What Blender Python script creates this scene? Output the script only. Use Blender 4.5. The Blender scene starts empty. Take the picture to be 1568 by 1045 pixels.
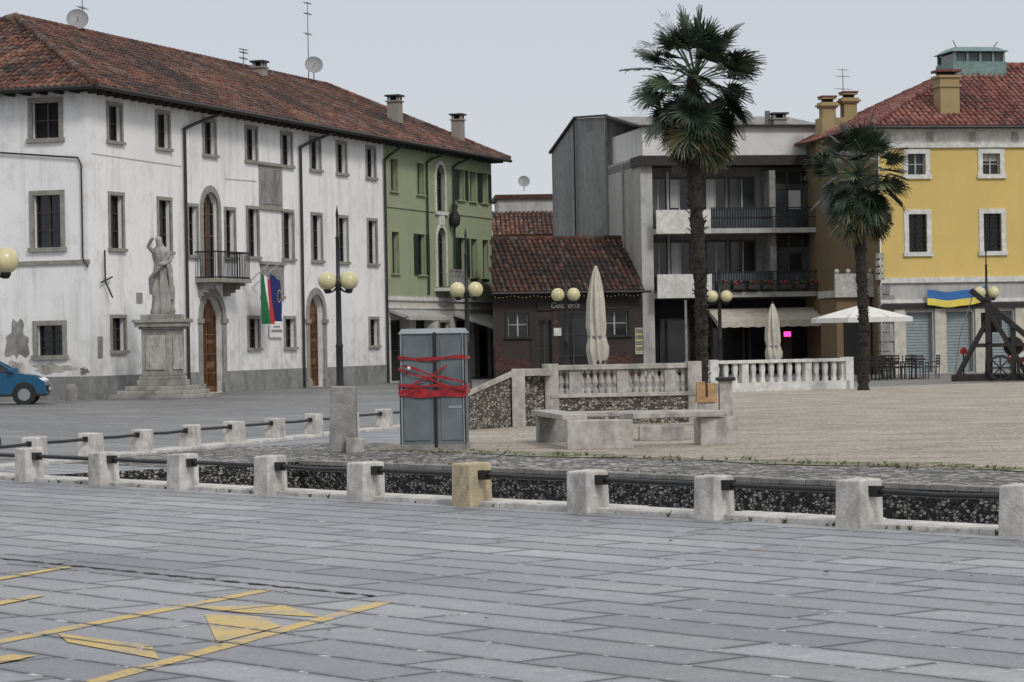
import bpy, math, random
from mathutils import Vector, Matrix, noise as mnoise
random.seed(7)
R=math.radians
sc=bpy.context.scene
COL=sc.collection
# ------------------------------------------------------------------ materials
def _nt(name):
    m=bpy.data.materials.new(name); m.use_nodes=True
    nt=m.node_tree; b=nt.nodes['Principled BSDF']
    return m,nt,b
def N(nt,t,**kw):
    n=nt.nodes.new(t)
    for k,v in kw.items(): setattr(n,k,v)
    return n
def c4(c): return (c[0],c[1],c[2],1)
def mul(c,k): return tuple(min(1,x*k) for x in c)
def ramp(nt,src,p0,p1,c0=(0,0,0),c1=(1,1,1)):
    r=N(nt,'ShaderNodeValToRGB'); e=r.color_ramp.elements
    e[0].position=p0; e[1].position=p1; e[0].color=c4(c0); e[1].color=c4(c1)
    nt.links.new(src,r.inputs[0]); return r.outputs[0]
def mix(nt,f,a,b,bt='MIX'):
    m=N(nt,'ShaderNodeMix',data_type='RGBA',blend_type=bt)
    if isinstance(f,(int,float)): m.inputs[0].default_value=f
    else: nt.links.new(f,m.inputs[0])
    for i,x in ((6,a),(7,b)):
        if isinstance(x,tuple): m.inputs[i].default_value=c4(x)
        else: nt.links.new(x,m.inputs[i])
    return m.outputs[2]
def mth(nt,op,a,b):
    m=N(nt,'ShaderNodeMath',operation=op)
    for i,x in enumerate((a,b)):
        if isinstance(x,(int,float)): m.inputs[i].default_value=x
        else: nt.links.new(x,m.inputs[i])
    return m.outputs[0]
def pos(nt,scale=(1,1,1),rotz=0):
    g=N(nt,'ShaderNodeNewGeometry'); mp=N(nt,'ShaderNodeMapping')
    mp.inputs['Scale'].default_value=scale; mp.inputs['Rotation'].default_value=(0,0,rotz)
    nt.links.new(g.outputs['Position'],mp.inputs[0]); return mp.outputs[0]
def noi(nt,vec,s,det=3,ro=.55):
    n=N(nt,'ShaderNodeTexNoise'); n.inputs['Scale'].default_value=s; n.inputs['Detail'].default_value=det
    n.inputs['Roughness'].default_value=ro
    nt.links.new(vec,n.inputs['Vector']); return n.outputs['Fac']
def bump(nt,b,h,st=.3,d=.02):
    n=N(nt,'ShaderNodeBump'); n.inputs['Strength'].default_value=st; n.inputs['Distance'].default_value=d
    nt.links.new(h,n.inputs['Height']); nt.links.new(n.outputs[0],b.inputs['Normal'])
def plain(name,c,rough=.7,var=.18,s=6,met=0,bmp=.15,bd=.01,emit=None):
    m,nt,b=_nt(name); p=pos(nt); f=noi(nt,p,s)
    nt.links.new(mix(nt,ramp(nt,f,.3,.7),mul(c,1-var),mul(c,1+var)),b.inputs['Base Color'])
    b.inputs['Roughness'].default_value=rough; b.inputs['Metallic'].default_value=met
    if bmp>.2: bump(nt,b,noi(nt,p,s*4,2),bmp,bd)
    if emit:
        b.inputs['Emission Color'].default_value=c4(emit[0]); b.inputs['Emission Strength'].default_value=emit[1]
    return m
def plaster(name,c,dirt=(.25,.23,.2),amt=.45,base=.55,streak=.62,h=3.2,top=0,fs=2.2,mid_a=.28):
    m,nt,b=_nt(name)
    p=pos(nt); big=noi(nt,p,.35,4); fine=noi(nt,p,9,4); mid=noi(nt,p,1.7,5,.65)
    st=noi(nt,pos(nt,(fs,fs,.16*fs/2.2)),1.0,5,.65); st2=noi(nt,pos(nt,(7,7,.3)),1.0,3,.6)
    col=mix(nt,ramp(nt,big,.3,.7),mul(c,.88),mul(c,1.04))
    col=mix(nt,ramp(nt,fine,.2,.8),mix(nt,.5,col,mul(c,.86)),col)
    col=mix(nt,mth(nt,'MULTIPLY',ramp(nt,mid,.52,.72),mid_a),col,mul(dirt,1.2))
    s=mth(nt,'MULTIPLY',ramp(nt,st,streak-.07,streak+.16),ramp(nt,st2,.3,.65,(.45,)*3,(1,1,1)))
    col=mix(nt,mth(nt,'MULTIPLY',s,amt),col,dirt)
    sep=N(nt,'ShaderNodeSeparateXYZ'); nt.links.new(p,sep.inputs[0])
    def zr(z0,z1):
        mr=N(nt,'ShaderNodeMapRange'); nt.links.new(sep.outputs[2],mr.inputs[0])
        mr.inputs[1].default_value=z0; mr.inputs[2].default_value=z1; mr.inputs[3].default_value=1; mr.inputs[4].default_value=0
        return mr.outputs[0]
    m2=mth(nt,'MULTIPLY',zr(0,h),ramp(nt,mid,.33,.65))
    col=mix(nt,mth(nt,'MULTIPLY',m2,base),col,dirt)
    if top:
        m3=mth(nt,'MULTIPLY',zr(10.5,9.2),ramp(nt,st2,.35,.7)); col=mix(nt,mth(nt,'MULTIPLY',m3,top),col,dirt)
    nt.links.new(col,b.inputs['Base Color']); b.inputs['Roughness'].default_value=.9
    bump(nt,b,fine,.3,.012); return m
def stone(name,c,dark=.35,s=5,rough=.85,st=.6):
    m,nt,b=_nt(name); p=pos(nt)
    f=noi(nt,p,s,5,.7)
    a=ramp(nt,f,.32,.68); g=ramp(nt,noi(nt,pos(nt,(1,1,.45)),s*.45,4,.65),.46,.66)
    col=mix(nt,a,mul(c,.68),mul(c,1.14))
    col=mix(nt,mth(nt,'MULTIPLY',g,st),col,mul(c,dark))
    nt.links.new(col,b.inputs['Base Color']); b.inputs['Roughness'].default_value=rough
    bump(nt,b,noi(nt,p,s*5,4),.6,.015); return m
ANG_F=R(130.9); ANG_W=R(70.9); ANG_R=R(10.9)
def slabs(name,yellow=False,tone=(.322,.325,.333)):
    m,nt,b=_nt(name)
    p=pos(nt,(1,1,1),-ANG_F); wp=pos(nt)
    nv=N(nt,'ShaderNodeTexNoise'); nv.inputs['Scale'].default_value=.9; nv.inputs['Detail'].default_value=2; nt.links.new(wp,nv.inputs['Vector'])
    ad=N(nt,'ShaderNodeVectorMath',operation='MULTIPLY_ADD'); nt.links.new(nv.outputs['Color'],ad.inputs[0])
    ad.inputs[1].default_value=(.08,.08,0); nt.links.new(p,ad.inputs[2])
    def brick(ms,sm):
        br=N(nt,'ShaderNodeTexBrick'); br.inputs['Scale'].default_value=1
        br.inputs['Brick Width'].default_value=2.1; br.inputs['Row Height'].default_value=.5
        br.inputs['Mortar Size'].default_value=ms; br.inputs['Mortar Smooth'].default_value=sm
        br.inputs['Bias'].default_value=0; br.offset=.37; br.offset_frequency=2; br.squash=.6; br.squash_frequency=3
        br.inputs['Color1'].default_value=c4(mul(tone,.84)); br.inputs['Color2'].default_value=c4(mul(tone,1.18))
        nt.links.new(ad.outputs[0],br.inputs['Vector']); return br
    br=brick(.019,.15); halo=brick(.10,1.0)
    md=noi(nt,wp,5,5,.75)
    speck=ramp(nt,md,.56,.62)
    mort=mix(nt,speck,(.018,.018,.021),(.55,.55,.55))
    fine=noi(nt,wp,38,3,.75); big=noi(nt,wp,.22,3)
    col=mix(nt,1.0,br.outputs['Color'],ramp(nt,fine,.3,.7,(.60,.60,.61),(1.20,1.20,1.20)),'MULTIPLY')
    col=mix(nt,1.0,col,ramp(nt,md,.3,.7,(.74,.74,.75),(1.14,1.14,1.13)),'MULTIPLY')
    col=mix(nt,1.0,col,ramp(nt,big,.35,.65,(.78,.79,.82),(1.08,1.08,1.07)),'MULTIPLY')
    # courses differ in tone (rows laid from different batches)
    sx=N(nt,'ShaderNodeSeparateXYZ'); nt.links.new(ad.outputs[0],sx.inputs[0])
    row=N(nt,'ShaderNodeTexWhiteNoise',noise_dimensions='1D'); nt.links.new(mth(nt,'FLOOR',mth(nt,'DIVIDE',sx.outputs[1],.5),0),row.inputs['W'])
    col=mix(nt,1.0,col,ramp(nt,row.outputs['Value'],0,1,(.86,.86,.87),(1.12,1.12,1.11)),'MULTIPLY')
    scr=ramp(nt,noi(nt,pos(nt,(3,40,1),-ANG_F+R(28)),1.2,3,.7),.55,.70)
    col=mix(nt,mth(nt,'MULTIPLY',scr,.45),col,mul(tone,.38))
    hd=mth(nt,'MULTIPLY',halo.outputs['Fac'],ramp(nt,noi(nt,wp,2.2,4,.7),.35,.65,(.18,.18,.18),(.85,.85,.85)))
    col=mix(nt,hd,col,mul(tone,.26))
    fl=ramp(nt,noi(nt,pos(nt,(1,3,1),-ANG_F),9,2,.6),.69,.72)
    col=mix(nt,mth(nt,'MULTIPLY',fl,.7),col,(.70,.70,.70))
    if yellow:
        w=mth(nt,'MULTIPLY',ramp(nt,noi(nt,wp,3.4,5,.8),.33,.50),ramp(nt,fine,.25,.5,(.45,.45,.45),(1,1,1)))
        col=mix(nt,mth(nt,'MULTIPLY',w,.85),col,(.60,.40,.065))
    col=mix(nt,br.outputs['Fac'],col,mort)
    nt.links.new(col,b.inputs['Base Color'])
    nt.links.new(ramp(nt,md,.3,.7,(.36,.36,.36),(.62,.62,.62)),b.inputs['Roughness'])
    bump(nt,b,ramp(nt,halo.outputs['Fac'],.5,1,(1,1,1),(0,0,0)),.5,.012); return m
def cells(name,c0,c1,gap,scale,rough=.8,bd=.03,gapw=.08,stretch=(1,1,1),rotz=0):
    m,nt,b=_nt(name); p=pos(nt,stretch,rotz)
    v=N(nt,'ShaderNodeTexVoronoi'); v.inputs['Scale'].default_value=scale; nt.links.new(p,v.inputs['Vector'])
    e=N(nt,'ShaderNodeTexVoronoi',feature='DISTANCE_TO_EDGE'); e.inputs['Scale'].default_value=scale; nt.links.new(p,e.inputs['Vector'])
    sp=N(nt,'ShaderNodeSeparateColor'); nt.links.new(v.outputs['Color'],sp.inputs[0])
    col=mix(nt,ramp(nt,sp.outputs[0],.25,.95),c0,c1)
    g=ramp(nt,e.outputs['Distance'],gapw*.4,gapw)
    big=ramp(nt,noi(nt,pos(nt),.8,4),.3,.7)
    col=mix(nt,g,gap,col)
    col=mix(nt,big,mix(nt,1.0,col,(.7,.7,.7),'MULTIPLY'),col)
    nt.links.new(col,b.inputs['Base Color']); b.inputs['Roughness'].default_value=rough
    bump(nt,b,g,.7,bd); return m
def gravelmat(name='gravel',moss=False):
    m,nt,b=_nt(name); p=pos(nt)
    f=noi(nt,p,11,6,.95); g=noi(nt,p,.45,5,.65); s=noi(nt,pos(nt,(.6,1.4,1),R(25)),1.3,6,.8)
    col=mix(nt,ramp(nt,f,.40,.60),(.17,.15,.12),(.62,.575,.505))
    col=mix(nt,1.0,col,ramp(nt,g,.35,.65,(.80,.78,.75),(1.06,1.04,1.01)),'MULTIPLY')
    col=mix(nt,1.0,col,ramp(nt,s,.46,.62,(1.05,1.05,1.04),(.72,.70,.66)),'MULTIPLY')
    if moss:
        col=mix(nt,ramp(nt,noi(nt,p,2.4,5,.75),.42,.56),col,(.12,.125,.05))
    nt.links.new(col,b.inputs['Base Color']); b.inputs['Roughness'].default_value=.95
    bump(nt,b,f,.7,.04); return m

M=dict(
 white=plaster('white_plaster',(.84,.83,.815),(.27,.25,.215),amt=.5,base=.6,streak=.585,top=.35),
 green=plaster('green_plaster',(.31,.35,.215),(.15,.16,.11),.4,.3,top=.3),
 cream=plaster('cream_plaster',(.56,.54,.49),amt=.4),
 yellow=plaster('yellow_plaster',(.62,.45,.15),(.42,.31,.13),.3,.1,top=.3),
 ochre=plaster('shaded_yellow_plaster',(.17,.12,.06),(.07,.055,.04),.5,.3),  # yellow palazzo's side wall: its shade is put into this darker colour
 ochrel=plaster('chimney_ochre',(.35,.26,.13),(.12,.10,.07),.6,.3),
 orange=plaster('orange_plaster',(.52,.30,.12),(.3,.2,.1),.2,.1),
 conc=plaster('grey_concrete',(.24,.235,.228),(.045,.043,.042),.6,.3,.50,fs=.7,mid_a=.55),
 concl=plaster('light_concrete',(.45,.44,.42),(.11,.105,.10),.55,.3,.53,fs=1.1,mid_a=.4),
 attic=plaster('attic_render',(.66,.65,.63),(.25,.24,.22),.35,.2,.58,fs=1.1),
 brown=plaster('brown_plaster',(.045,.032,.028),(.02,.016,.015),.4,.3),
 brick=cells('old_brick',(.05,.026,.022),(.15,.062,.048),(.04,.034,.03),9,.9,.01,.06,(1,1,2.4)),
 plinth=stone('plinth_stone',(.25,.25,.24),.5,3),
 frame=stone('frame_stone',(.30,.285,.25),.5,6),
 framew=stone('white_stone_trim',(.64,.63,.59),.6,4,st=.4),
 stone=stone('weathered_stone',(.44,.415,.38),.28,6),
 stoned=stone('grey_weathered_stone',(.28,.27,.255),.25,4),
 stonep=stone('post_stone',(.57,.54,.51),.28,7),
 stoneo=stone('ochre_post_stone',(.46,.38,.25),.6,8),
 statue=stone('statue_stone',(.34,.325,.29),.2,3.5),
 kerb=stone('kerb_stone',(.60,.58,.54),.38,5),
 glass=plain('window_glass',(.014,.016,.018),.08,.3,1,bmp=0),
 glassg=plain('loggia_glass',(.045,.055,.06),.1,.6,.8,bmp=0),
 blind=plain('pale_window_blind',(.40,.40,.38),.8,.1,3),
 black=plain('black_interior',(.008,.007,.007),.9,.1,bmp=0),
 wood=plain('brown_wood',(.15,.07,.03),.55,.35,4),
 woodd=plain('dark_timber',(.018,.015,.013),.7,.3,6),
 mull=plain('window_joinery',(.04,.028,.023),.5,.2),
 shutg=plain('dark_green_shutter',(.014,.028,.02),.6,.2),
 shutgr=plain('grey_roller_shutter',(.25,.29,.30),.5,.1),
 iron=plain('black_iron',(.009,.009,.010),.45,.2,bmp=.1),
 pipe=plain('dark_copper_pipe',(.022,.018,.017),.5,.2),
 globe=plain('lamp_globe_glass',(.58,.52,.30),.3,.14,3,bmp=0),
 chim=plaster('chimney_plaster',(.28,.25,.22),amt=.6),
 dish=plain('dish_metal',(.24,.24,.25),.5,.1),
 metal=plain('antenna_metal',(.16,.16,.16),.4,.1,met=.7),
 cab=plain('cabinet_grey_paint',(.115,.138,.15),.5,.25,1.8,bmp=.08),
 cabt=plain('cabinet_light_edge',(.25,.28,.29),.5,.15),
 tape=plain('red_tape',(.29,.011,.017),.35,.4,8,bmp=.5),
 canvas=plain('cream_canvas',(.46,.43,.36),.85,.18,3),
 canvasw=plain('white_canvas',(.66,.65,.61),.85,.08,3),
 awng=plain('grey_awning',(.34,.335,.31),.8,.15,3),
 fibre=plain('palm_fibre',(.030,.025,.020),.95,.55,14,bmp=.9,bd=.04),
 copper=plain('verdigris_copper',(.14,.22,.205),.6,.25),
 carb=plain('blue_car_paint',(.006,.075,.16),.2,.05,bmp=0),
 tyre=plain('tyre_rubber',(.015,.015,.015),.8,.1),
 rim=plain('alloy_rim',(.35,.35,.36),.3,.05,met=.8,bmp=0),
 lightm=plain('headlamp_lens',(.7,.72,.75),.1,.05,bmp=0),
 flg=plain('flag_green',(.01,.13,.05),.8,.1), flw=plain('flag_white',(.70,.69,.67),.8,.05),
 flr=plain('flag_red',(.42,.025,.03),.8,.1), flb=plain('flag_blue',(.012,.02,.12),.8,.1),
 ub=plain('banner_blue',(.03,.13,.34),.8,.1), uy=plain('banner_yellow',(.68,.54,.10),.8,.1),
 ochw=plain('raw_timber',(.38,.23,.11),.75,.25,7),
 flower=plain('geranium_red',(.25,.03,.04),.8,.4,20), plant=plain('plant_leaves',(.05,.075,.022),.8,.4,20),
 redp=plain('red_plastic',(.4,.02,.02),.4,.1),
 pink=plain('pink_neon',(.8,.05,.2),.4,.05,bmp=0,emit=((1,.04,.25),3)),
 slab=slabs('stone_slab_paving'), slaby=slabs('yellow_road_paint',True), slabd=slabs('dark_square_paving',False,(.22,.217,.212)),
 cobble=cells('cobblestones',(.065,.06,.055),(.50,.465,.42),(.025,.023,.021),8,.6,.03,.10),
 pebble=cells('pebble_masonry',(.09,.08,.065),(.44,.40,.33),(.03,.026,.022),15,.8,.03,.10,(1,1,1.4)),
 pebbled=cells('dark_pebble_masonry',(.010,.010,.009),(.46,.44,.41),(.007,.007,.007),17,.55,.04,.16,(1,1,1.6)),
 joint=cells('joint_dirt',(.012,.012,.011),(.26,.25,.23),(.01,.01,.01),22,.9,.01,.1),
 gravel=gravelmat(), moss=gravelmat('weedy_gravel_edge',True),
)
def tset(pre,k): return [plain('%s_roof_tile_%s'%(pre,n),mul(c,k),.9,.4,5,bmp=.1) for n,c in dict(a=(.17,.072,.05),b=(.10,.056,.047),c=(.25,.102,.065),d=(.20,.145,.115),e=(.06,.042,.038),f=(.34,.17,.115)).items()]
TILES=tset('brown',.56); TILESD=tset('dark',.38)
TILESR=[plain('red_roof_tile_%s'%k,c,.9,.35,5,bmp=.1) for k,c in dict(a=(.17,.058,.046),b=(.13,.05,.043),c=(.22,.082,.062),d=(.18,.088,.073),e=(.08,.038,.033),f=(.25,.108,.083)).items()]
LEAF=[plain('palm_leaf_%s'%k,c,.45,.3,9,bmp=0) for k,c in dict(a=(.024,.042,.022),b=(.05,.075,.036),c=(.012,.024,.013),d=(.12,.15,.085)).items()]
LEAFD=[plain('dry_palm_leaf_%s'%k,c,.8,.3,9,bmp=0) for k,c in dict(a=(.18,.16,.075),b=(.09,.08,.04)).items()]
# ------------------------------------------------------------------ mesh helper
class Part:
    def __init__(s,name): s.name=name; s.v=[]; s.f=[]; s.m=[]; s.s=[]; s.mats=[]
    def mi(s,m):
        if isinstance(m,str): m=M[m]
        if m not in s.mats: s.mats.append(m)
        return s.mats.index(m)
    def poly(s,pts,m,sm=False):
        i=len(s.v); s.v+= [tuple(p) for p in pts]; s.f.append(tuple(range(i,i+len(pts)))); s.m.append(s.mi(m)); s.s.append(sm)
    def mesh(s,vs,fs,m,sm=False):
        i=len(s.v); s.v+=[tuple(p) for p in vs]; k=s.mi(m)
        for f in fs: s.f.append(tuple(i+j for j in f)); s.m.append(k); s.s.append(sm)
    def hexa(s,p,m):
        s.mesh(p,[(3,2,1,0),(4,5,6,7),(0,1,5,4),(1,2,6,5),(2,3,7,6),(3,0,4,7)],m)
    def box(s,x0,x1,y0,y1,z0,z1,m):
        s.hexa([(x0,y0,z0),(x1,y0,z0),(x1,y1,z0),(x0,y1,z0),(x0,y0,z1),(x1,y0,z1),(x1,y1,z1),(x0,y1,z1)],m)
    def boxF(s,F,u0,u1,v0,v1,w0,w1,m):
        s.hexa([F(u0,v0,w0),F(u1,v0,w0),F(u1,v0,w1),F(u0,v0,w1),F(u0,v1,w0),F(u1,v1,w0),F(u1,v1,w1),F(u0,v1,w1)],m)
    def beam(s,p0,p1,w,h,m,up=(0,0,1)):
        a=Vector(p0);b=Vector(p1);d=(b-a).normalized(); sd=d.cross(Vector(up))
        if sd.length<1e-4: sd=d.cross(Vector((0,1,0)))
        sd.normalize(); u=sd.cross(d); sd*=w/2;u*=h/2
        s.hexa([a-sd-u,a+sd-u,b+sd-u,b-sd-u,a-sd+u,a+sd+u,b+sd+u,b-sd+u],m)
    def cyl(s,p0,p1,r0,r1=None,n=10,m='iron',caps=True):
        if r1 is None:r1=r0
        a=Vector(p0);b=Vector(p1);d=(b-a).normalized(); t=d.orthogonal().normalized(); q=d.cross(t)
        vs=[];fs=[]
        for c,r in((a,r0),(b,r1)):
            for i in range(n):
                an=2*math.pi*i/n; vs.append(c+t*(r*math.cos(an))+q*(r*math.sin(an)))
        for i in range(n): fs.append((i,(i+1)%n,n+(i+1)%n,n+i))
        s.mesh(vs,fs,m,True)
        if caps: s.poly(vs[:n][::-1],m); s.poly(vs[n:],m)
    def tube(s,pts,r,n=8,m='iron'):
        for a,b in zip(pts[:-1],pts[1:]): s.cyl(a,b,r,r,n,m)
    def lathe(s,c,prof,n,m,sx=1,sy=1,sm=True):
        vs=[];fs=[]
        for k,(r,z) in enumerate(prof):
            for i in range(n):
                a=2*math.pi*i/n
                vs.append((c[0]+r*math.cos(a)*sx,c[1]+r*math.sin(a)*sy,c[2]+z))
        for k in range(len(prof)-1):
            for i in range(n):
                j=(i+1)%n; fs.append((k*n+i,k*n+j,(k+1)*n+j,(k+1)*n+i))
        s.mesh(vs,fs,m,sm)
        s.poly([vs[i] for i in range(n)][::-1],m); s.poly(vs[-n:],m)
    def sphere(s,c,r,m,n=16,k=9,sz=1):
        s.lathe(c,[(max(.002,r*math.sin(math.pi*i/k)),-r*sz*math.cos(math.pi*i/k)) for i in range(k+1)],n,m)
    def done(s,parent=None,bevel=0,loc=None,rotz=None,seg=2):
        me=bpy.data.meshes.new(s.name); me.from_pydata(s.v,[],s.f)
        for m in s.mats: me.materials.append(m)
        me.polygons.foreach_set('material_index',s.m); me.polygons.foreach_set('use_smooth',s.s); me.update()
        o=bpy.data.objects.new(s.name,me); COL.objects.link(o)
        if parent: o.parent=parent
        if loc: o.location=loc
        if rotz is not None: o.rotation_euler[2]=rotz
        if bevel:
            md=o.modifiers.new('bevel','BEVEL'); md.width=bevel; md.segments=seg; md.limit_method='ANGLE'
        return o
def empty(name,loc=(0,0,0),rotz=0):
    e=bpy.data.objects.new(name,None); COL.objects.link(e); e.location=loc; e.rotation_euler[2]=rotz; e.empty_display_size=.3; return e
FF=lambda u,v,w:(u,w,v)
FL=lambda u,v,w:(w,u,v)
def win(u,w,a,b,**k):
    d=dict(u=u,w=w,a=a,b=b,arch=False,fr='frame',fw=.12,pane='glass',mull='mull',sill=True,sh=None,dep=.22,grid=1,blind=0); d.update(k); return d
def wall(P,T,G,F,u0,u1,v0,v1,ops,m):
    us=sorted({u0,u1}|{o['u']-o['w']/2 for o in ops}|{o['u']+o['w']/2 for o in ops})
    vs=sorted({v0,v1}|{o['a'] for o in ops}|{o['b'] for o in ops})
    for i in range(len(us)-1):
        j=0
        while j<len(vs)-1:
            cu=(us[i]+us[i+1])/2
            def free(jj):
                cv=(vs[jj]+vs[jj+1])/2
                return not any(abs(cu-o['u'])<o['w']/2 and o['a']<cv<o['b'] for o in ops)
            if free(j):
                k=j
                while k+1<len(vs)-1 and free(k+1): k+=1
                P.poly([F(us[i],vs[j],0),F(us[i+1],vs[j],0),F(us[i+1],vs[k+1],0),F(us[i],vs[k+1],0)],m); j=k+1
            else: j+=1
    for o in ops:
        a=o['u']-o['w']/2;b=o['u']+o['w']/2;c=o['a'];d=o['b'];D=o['dep'];r=o['w']/2
        P.poly([F(a,c,0),F(a,c,D),F(a,d,D),F(a,d,0)],m); P.poly([F(b,c,0),F(b,c,D),F(b,d,D),F(b,d,0)],m)
        P.poly([F(a,d,0),F(b,d,0),F(b,d,D),F(a,d,D)],m); P.poly([F(a,c,0),F(b,c,0),F(b,c,D),F(a,c,D)],m)
        G.poly([F(a,c,D),F(b,c,D),F(b,d,D),F(a,d,D)],o['pane'])
        if o['blind']: G.poly([F(a,d-(d-c)*o['blind'],D-.006),F(b,d-(d-c)*o['blind'],D-.006),F(b,d,D-.006),F(a,d,D-.006)],'blind')
        if o['mull']:
            w=.035; e=D-.03
            G.boxF(F,o['u']-w,o['u']+w,c,d,e-.03,e,o['mull'])
            for q in (a+.001,b-.061): G.boxF(F,q,q+.06,c,d,e-.028,e-.002,o['mull'])
            for t in range(1,o['grid']+1):
                zz=c+(d-c)*t/(o['grid']+1); G.boxF(F,a+.002,b-.002,zz-.02,zz+.02,e-.026,e-.004,o['mull'])
        fw=o['fw']
        if o['fr']:
            f=o['fr']; t=-.045
            top=d-r if o['arch'] else d
            T.boxF(F,a-fw,a,c,top,t,.04,f); T.boxF(F,b,b+fw,c,top,t,.04,f)
            if not o['arch']: T.boxF(F,a-fw,b+fw,d,d+fw,t-.004,.04,f)
            if o['sill']: T.boxF(F,a-fw-.05,b+fw+.05,c-fw*.9,c,-.11,.04,f)
        if o['arch']:
            zc=d-r; n=10; pts=[(o['u']-r*math.cos(math.pi*i/n),zc+r*math.sin(math.pi*i/n)) for i in range(n+1)]
            for p,q in zip(pts[:-1],pts[1:]):
                P.poly([F(p[0],p[1],.001),F(q[0],q[1],.001),F(q[0],d,.001),F(p[0],d,.001)],m)
                P.poly([F(p[0],p[1],0),F(q[0],q[1],0),F(q[0],q[1],D),F(p[0],p[1],D)],m)
            if o['fr']:
                R2=r+fw; q2=[(o['u']-R2*math.cos(math.pi*i/n),zc+R2*math.sin(math.pi*i/n)) for i in range(n+1)]
                for i in range(n):
                    A,B,C,E=pts[i],pts[i+1],q2[i+1],q2[i]
                    T.hexa([F(A[0],A[1],.03),F(B[0],B[1],.03),F(C[0],C[1],.03),F(E[0],E[1],.03),F(A[0],A[1],-.05),F(B[0],B[1],-.05),F(C[0],C[1],-.05),F(E[0],E[1],-.05)],o['fr'])
        if o['sh']:
            sw=o['w']/2
            for x0 in (a-fw-sw,b+fw):
                G.boxF(F,x0,x0+sw,c,d,-.07,-.03,o['sh'])
                for t in range(int((d-c)/.12)):
                    G.boxF(F,x0+.05,x0+sw-.05,c+.06+t*.12,c+.10+t*.12,-.085,-.071,o['sh'])
def slats(G,F,u,w,a,b,m,D=.12):
    k=int((b-a)/.1)
    for t in range(k): G.boxF(F,u-w/2+.04,u+w/2-.04,a+t*.1+.02,a+t*.1+.075,D-.02,D,m)
def tiles(P,O,U,S,L,vmax,kl,kr,mats,tw=.25,th=.38,seed=0):
    O=Vector(O);U=Vector(U).normalized();S=Vector(S).normalized(); Nn=U.cross(S)
    if Nn.z<0:Nn=-Nn
    P.poly([O,O+U*L,O+U*(L-kr*vmax)+S*vmax,O+U*(kl*vmax)+S*vmax],mats[4])
    rows=int(vmax/th); cols=int(L/tw); tw=L/cols; th=vmax/rows
    for j in range(rows):
        v0=j*th
        for i in range(cols):
            uc=(i+.5)*tw; vm=v0+th*.5
            if uc<kl*vm or uc>L-kr*vm: continue
            nn=mnoise.noise(Vector((uc*.3+seed,vm*.3,3.1)))*1.1+random.gauss(0,.36)
            k=5 if nn>.75 else 2 if nn>.42 else 3 if nn>.25 else 0 if nn>-.15 else 1 if nn>-.5 else 4
            ju=random.uniform(-.015,.015); jr=random.uniform(-.01,.02); r=tw*.43; sk=random.uniform(-.015,.015)
            vs=[]
            for (vv,hh,rs,q) in((v0-.04,.055+jr,1.0,0),(v0+th,.02+jr,.85,sk)):
                for a in (0,.25,.5,.75,1):
                    an=math.pi*a
                    vs.append(O+U*(uc+ju+q-math.cos(an)*r*rs)+S*vv+Nn*(hh+math.sin(an)*r*.75-.02))
            P.mesh(vs,[(q,q+1,q+6,q+5) for q in range(4)]+[(0,1,2,3,4)],mats[k])
def ridge(P,a,b,mats,r=.15):
    a=Vector(a);b=Vector(b);n=max(1,int((b-a).length/.4))
    for i in range(n):
        p=a.lerp(b,i/n);q=a.lerp(b,(i+1.12)/n); P.cyl(p,q,r*1.05,r*.9,8,random.choice(mats[:4]))
def dish(P,c,r,az,m='dish'):
    a=Vector((math.cos(az),math.sin(az),.35)).normalized(); t=a.orthogonal().normalized(); q=a.cross(t); c=Vector(c)
    pr=[(0.02,0),(.5,.06),(.85,.16),(1,.25)];n=14;vs=[]
    for rr,h in pr:
        for i in range(n):
            an=2*math.pi*i/n; vs.append(c+a*(h*r)+t*(math.cos(an)*rr*r)+q*(math.sin(an)*rr*r))
    fs=[(k*n+i,k*n+(i+1)%n,(k+1)*n+(i+1)%n,(k+1)*n+i) for k in range(3) for i in range(n)]
    P.mesh(vs,fs,m,True); P.cyl(c,c+a*r*.9,.012,.012,5,'metal'); P.cyl(c+Vector((0,0,-r*1.6)),c,.025,.025,6,'metal')
def antenna(P,b,h,az=0.3):
    b=Vector(b); P.cyl(b,b+Vector((0,0,h)),.025,.015,6,'metal')
    for f,l in((.98,.5),(.85,.7),(.6,.9)):
        c=b+Vector((0,0,h*f)); d=Vector((math.cos(az),math.sin(az),0)); P.cyl(c-d*l*.5,c+d*l*.5,.012,.012,5,'metal')
        e=Vector((-d.y,d.x,0.2))
        for k in range(-2,3): P.cyl(c+d*l*.2*k-e*.18,c+d*l*.2*k+e*.18,.008,.008,4,'metal')
def chimney(P,x,y,z0,z1,w,m='chim',cap='pipe'):
    P.box(x-w/2,x+w/2,y-w/2,y+w/2,z0,z1-.32,m); P.box(x-w*.62,x+w*.62,y-w*.62,y+w*.62,z1-.32,z1-.26,m)
    for sx in(-1,1):
        for sy in(-1,1): P.box(x+sx*w*.4-.04,x+sx*w*.4+.04,y+sy*w*.4-.04,y+sy*w*.4+.04,z1-.26,z1-.08,m)
    P.box(x-w*.3,x+w*.3,y-w*.3,y+w*.3,z1-.26,z1-.08,'black')
    P.box(x-w*.65,x+w*.65,y-w*.65,y+w*.65,z1-.08,z1,cap)
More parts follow.
